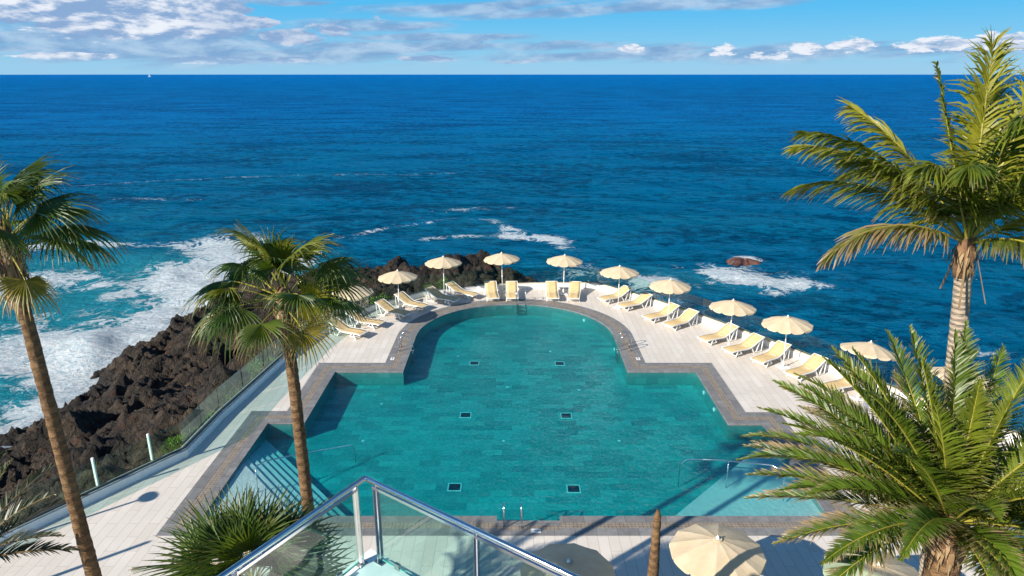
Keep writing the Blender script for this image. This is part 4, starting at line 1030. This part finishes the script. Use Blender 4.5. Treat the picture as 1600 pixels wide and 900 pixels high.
# --- date palms
def date_palm(base, c, lb, F, seed, m='date_leaf', L=3.2, ll=.44, nl=120, r=.32, rs_='rachis', dead=120):
    rg = random.Random(seed); c = Vector(c); e = empty('date_palm', base, 0, lb, 'palm tree')
    trunk([base, tuple(Vector(base).lerp(c, .5)), tuple(c)], (r*1.1, r, r*.95), 'palm_bark_brown', e, seed=seed, amp=.06)
    o = MB().tube([c+Vector((0, 0, z)) for z in (-.5, -.2, .05, .25, .4)], [r*1., r*1.25, r*1.1, r*.6, .04], 14).build('fibre_sheath', 'fibre', e, smooth=True); o.location = -Vector(e.location)
    dd = MB(); skirt(dd, (c.x, c.y, c.z+.2), r*1.2, r, .6, dead, rg, .22)
    lf, rc = MB(), MB()
    for f in F:
        az_, el_, Lf, g, yl, dy = f; a = R(az_+rg.uniform(-3, 3)); ev = R(el_)
        d = (math.cos(a)*math.cos(ev), math.sin(a)*math.cos(ev), math.sin(ev))
        b = c+Vector((math.cos(a), math.sin(a), 0))*r*.5*math.cos(ev)+Vector((0, 0, .15))
        pinnate(lf, rc, b, d, L*Lf, g, nl, ll, .025, .40, .42, rg.uniform(-.5, .5), dy, yl, 60, 22, .10, .020, .17, rg, .62, 1.1)
    addparts(e, crown=(lf, m), leaf_stalks=(rc, rs_), dead_stubs=(dd, 'dry_leaf'))
# azimuth 0 = right (+x), 90 = away from the viewer, 180 = left, 270 = towards the viewer
DF = [(178, 42, 1.0, .22, .1, .1), (168, 50, 1.02, .20, .15, .1), (160, 38, 1.05, .20, .1, .15), (150, 55, 1.0, .18, .15, .05), (188, 30, 1., .22, .1, .15), (198, 35, .95, .28, .1, .1),
      (208, 22, .95, .28, .1, .2), (172, 22, 1.0, .18, .1, .35), (156, 22, 1.0, .20, .0, .35), (143, 40, 1.05, .20, .1, .15), (135, 60, .95, .18, .2, .05), (128, 32, 1.05, .2, .0, .3), (120, 50, 1.0, .18, .2, .1),
      (110, 68, .98, .10, .25, .05), (100, 55, 1.0, .14, .1, .15), (85, 74, .95, .06, .15, .0), (70, 70, 1.0, .08, .15, .0), (62, 60, 1., .16, .25, .0), (50, 50, 1.05, .18, .1, .1), (35, 58, 1., .22, .35, .0),
      (20, 42, 1., .24, .2, .1), (5, 52, 1., .26, .3, .0), (-8, 35, 1., .28, .3, .15), (-22, 50, .95, .30, .35, .0), (-35, 30, .95, .32, .2, .2), (-50, 50, .9, .36, .3, .0), (-65, 35, .9, .4, .2, .1), (-80, 55, .85, .42, .35, .0),
      (250, 50, .75, .42, .2, .1), (285, 25, .7, .5, .2, .1), (272, 15, .8, .55, .2, .1), (296, 12, .8, .55, .2, .2), (256, 8, .75, .5, .1, .3), (280, -5, .7, .5, .0, .4), (262, 30, .62, .5, .1, .2), (310, 40, .8, .4, .3, .0), (222, 35, .9, .36, .1, .1), (212, 55, .9, .32, .15, .0), (182, 62, .9, .26, .2, .0), (145, 75, .85, .12, .35, .0), (200, 72, .75, .25, .3, .0),
      (80, 30, 1.05, .16, .0, .4), (95, 15, 1.05, .12, .0, .5), (112, 18, 1.0, .15, .0, .45), (140, 12, 1.0, .15, .0, .45), (165, 8, .95, .16, .0, .4), (190, 8, .9, .2, .0, .4), (45, 20, 1., .2, .0, .4), (15, 15, 1., .25, .0, .4), (-30, 10, .9, .3, .0, .4),
      (184, 48, 1., .34, .15, .1), (163, 30, 1.05, .34, .1, .2), (205, 12, .95, .3, .0, .35), (148, 28, 1.05, .30, .1, .25), (132, 46, 1., .28, .2, .1), (105, 40, 1., .22, .1, .2), (28, 30, 1., .3, .1, .2), (-45, 45, .9, .4, .3, .1), (60, 86, .75, .05, .4, .0), (-10, 80, .7, .15, .4, .0), (265, 15, .8, .4, .0, .3)]
date_palm((6.9, 8.9, 0), (6.75, 8.95, 5.7), 'large date palm with dense arching green fronds filling the lower right corner', DF, 9, L=3.05, r=.25)
date_palm((-8.75, 8.7, 0), (-8.75, 8.9, 4.9), 'drooping palm coloured dark for shade, of which only frond tips enter at the lower left edge',
          [(60, 40, 1., .3, 0, .2), (40, 25, 1., .35, 0, .3), (20, 45, .95, .4, 0, .1), (0, 30, .95, .4, 0, .3), (75, 25, 1., .3, 0, .4), (90, 45, 1., .3, 0, .2), (120, 40, 1., .3, 0, .2), (150, 40, 1, .3, 0, .2), (-30, 35, 1, .4, 0, .2), (50, 60, .9, .3, .1, .1), (10, 10, .9, .3, .0, .3), (180, 40, 1, .3, 0, .2), (220, 40, 1, .3, 0, .2), (270, 40, 1, .3, 0, .2)],
          14, 'shaded_frond', 1.9, .30, 60, .2, 'dry_leaf', 60)
# --- low fan palm clump below the terrace
def clump():
    rg = random.Random(41); c = Vector((-3.95, 8.45, 5.0)); e = empty('fan_palm', (c.x, c.y, 0), 0, 'low stiff leaved fan palm clump behind the left glass panel of the balustrade', 'palm tree')
    trunk([(c.x, c.y, 0), (c.x, c.y, 2.5), tuple(c)], (.2, .17, .16), 'palm_bark_brown', e, seed=4)
    dead = MB(); skirt(dead, (c.x, c.y, c.z+.1), .25, .16, .7, 120, rg, .5)
    lf, rc = MB(), MB()
    for k in range(44):
        t = (k+.5)/44; a = k*2.39996; elv = R(86-88*t**.8)
        d = Vector((math.cos(a)*math.cos(elv), math.sin(a)*math.cos(elv), math.sin(elv)))
        fanleaf(lf, rc, c+d*.1, d, rg.uniform(.45, .8), rg.uniform(.75, 1.0), .3, 26, rg.uniform(70, 105), rg.uniform(.02, .18), rg.uniform(.3, .9), .0+.25*(t > .8), rg.uniform(0, .2), rg, rg.uniform(-1.2, 1.2))
    addparts(e, crown=(lf, 'fan_leaf'), leaf_stalks=(rc, 'rachis'), dead_leaf_skirt=(dead, 'dry_leaf'))
clump()
# --- bare trunk
bt_ = empty('bare_palm_trunk', (2.7, 10.75, 0), 0, 'bare brown palm trunk without a crown at the bottom edge beside a sunny parasol', 'tree trunk')
trunk([(2.7, 10.75, 0), (2.68, 10.75, 3), (2.68, 10.75, 4.62), (2.68, 10.75, 4.75)], (.14, .115, .065, .03), 'palm_bark_brown', bt_, seed=8, amp=.035)

# --- scrub outside the glass
def shrub(x, y, r, h, seed, lb, m='bush_leaf', n=900):
    rg = random.Random(seed); z = float(rock_z(np.array([[x]]), np.array([[y]]))[0, 0]); e = empty('shrub', (x, y, z-.1), 0, lb, 'shrub', 'green scrub outside the glass screen')
    lf = MB(); st = MB()
    for k in range(14):
        a = rg.uniform(0, 6.28); q = r*rg.uniform(.2, .8); st.tube([(0, 0, 0), (q*.5*math.cos(a), q*.5*math.sin(a), h*.5), (q*math.cos(a), q*math.sin(a), h*rg.uniform(.6, .9))], [.02, .014, .006], 4)
    cl = [(rg.uniform(-.7, .7)*r, rg.uniform(-.7, .7)*r, rg.uniform(.35, .85)*h, rg.uniform(.25, .5)*r) for _ in range(9)]
    for k in range(n):
        cx, cy, cz, cr = rg.choice(cl); v = Vector((rg.gauss(0, 1), rg.gauss(0, 1), rg.gauss(0, 1))).normalized()*cr*rg.uniform(.6, 1.05)
        p = Vector((cx, cy, cz))+v; d = (v.normalized()+Vector((rg.uniform(-.6, .6), rg.uniform(-.6, .6), rg.uniform(0, .8)))).normalized(); s = d.cross(Vector((rg.random(), rg.random(), rg.random()))).normalized(); L = rg.uniform(.06, .13)
        dy = rg.random()*.5; i = [lf.vert(p, dry=dy), lf.vert(p+d*L*.5+s*L*.22, dry=dy), lf.vert(p+d*L, dry=dy), lf.vert(p+d*L*.5-s*L*.22, dry=dy)]; lf.quad(*i)
    lf.build('foliage', m, e); st.build('stems', 'dry_leaf', e)
for k, a in enumerate([(-7.6, 37.6, .9, 1.0, 'green shrub behind the glass below the second parasol'), (-4.6, 39.7, .9, 1.1, 'green shrub behind the glass beside the third parasol'),
                       (-11.6, 26.4, .7, .7, 'bright green shrub behind the glass, just left of the middle fan palm trunk'), (-11.9, 24.6, .6, .55, 'low yellowish shrub behind the glass, next to the bright green one'), (-11.35, 28.4, .7, .8, 'green shrub behind the glass under the fan palm leaves'),
                       (-12.4, 22.2, .55, .4, 'small scrubby plant behind the glass beyond the bend in the wall'), (-10.4, 32.4, .6, .7, 'green shrub hidden behind the fan palm crown')]):
    shrub(a[0], a[1], a[2], a[3], 50+k, a[4])

# --- dry weeds in the gravel strip outside the left glass
def weeds():
    rg = random.Random(77); mb = MB(); GLW = offs(LW, 1.)
    cnt = 0
    while cnt < 2600:
        i = rg.randrange(1, len(LW)-1); a = Vector(LW[i]); b = Vector(LW[i+1]); p = a.lerp(b, rg.random()); d = (b-a).normalized(); nrm = Vector((-d.y, d.x)); q = p+nrm*(.35+abs(rg.gauss(0, .8)))
        if fbm(np.array([q.x*.9]), np.array([q.y*.9]), 3)[0] < .5: 
            if rg.random() < .85: continue
        cnt += 1
        PTS.append((q.x, q.y))
    arr = np.array(PTS); zz = rock_z(arr[:, 0][None, :], arr[:, 1][None, :])[0]
    for (x, y), z in zip(PTS, zz):
        o = Vector((rg.gauss(0, .5), rg.gauss(0, .5), 1)).normalized(); L = rg.uniform(.12, .4); s = Vector((o.y, -o.x, 0)).normalized() if abs(o.x)+abs(o.y) > 1e-3 else Vector((1, 0, 0)); dy = rg.random()
        p = Vector((x, y, z-.03)); i = [mb.vert(p-s*.012, dry=dy), mb.vert(p+s*.012, dry=dy), mb.vert(p+o*L, dry=dy)]; mb.quad(*i)
    tag(mb.build('dry_weeds', 'bush_leaf'), 'sparse dry weeds growing in the ground just outside the left glass screen', 'weeds', kind='stuff')
PTS = []
weeds()

# --- unseen posts added beyond the left edge, guessed from shadows on the deck
def lamp(x, y, h, lb):
    e = empty('lamp_post', (x, y, 0), 0, lb, 'lamp post')
    MB().lathe([(.09, 0), (.09, .03), (.05, .06), (.045, h)], 12).build('pole', 'grey_metal', e)
    MB().lathe([(.05, h), (.26, h+.03), (.28, h+.06), (.08, h+.14)], 16).build('lamp_shade', 'grey_metal', e)
lamp(-16.1, 14.3, 3.4, 'grey lamp post on the left deck beyond the picture, guessed from its round headed shadow')
e_ = empty('bare_pole', (-15.9, 11.5, 0), 0, 'bare grey pole on the left deck outside the picture, guessed from its straight shadow', 'pole')
MB().lathe([(.11, 0), (.11, .03), (.075, .05), (.065, 4.05), (.03, 4.1)], 12).build('pole', 'grey_metal', e_)
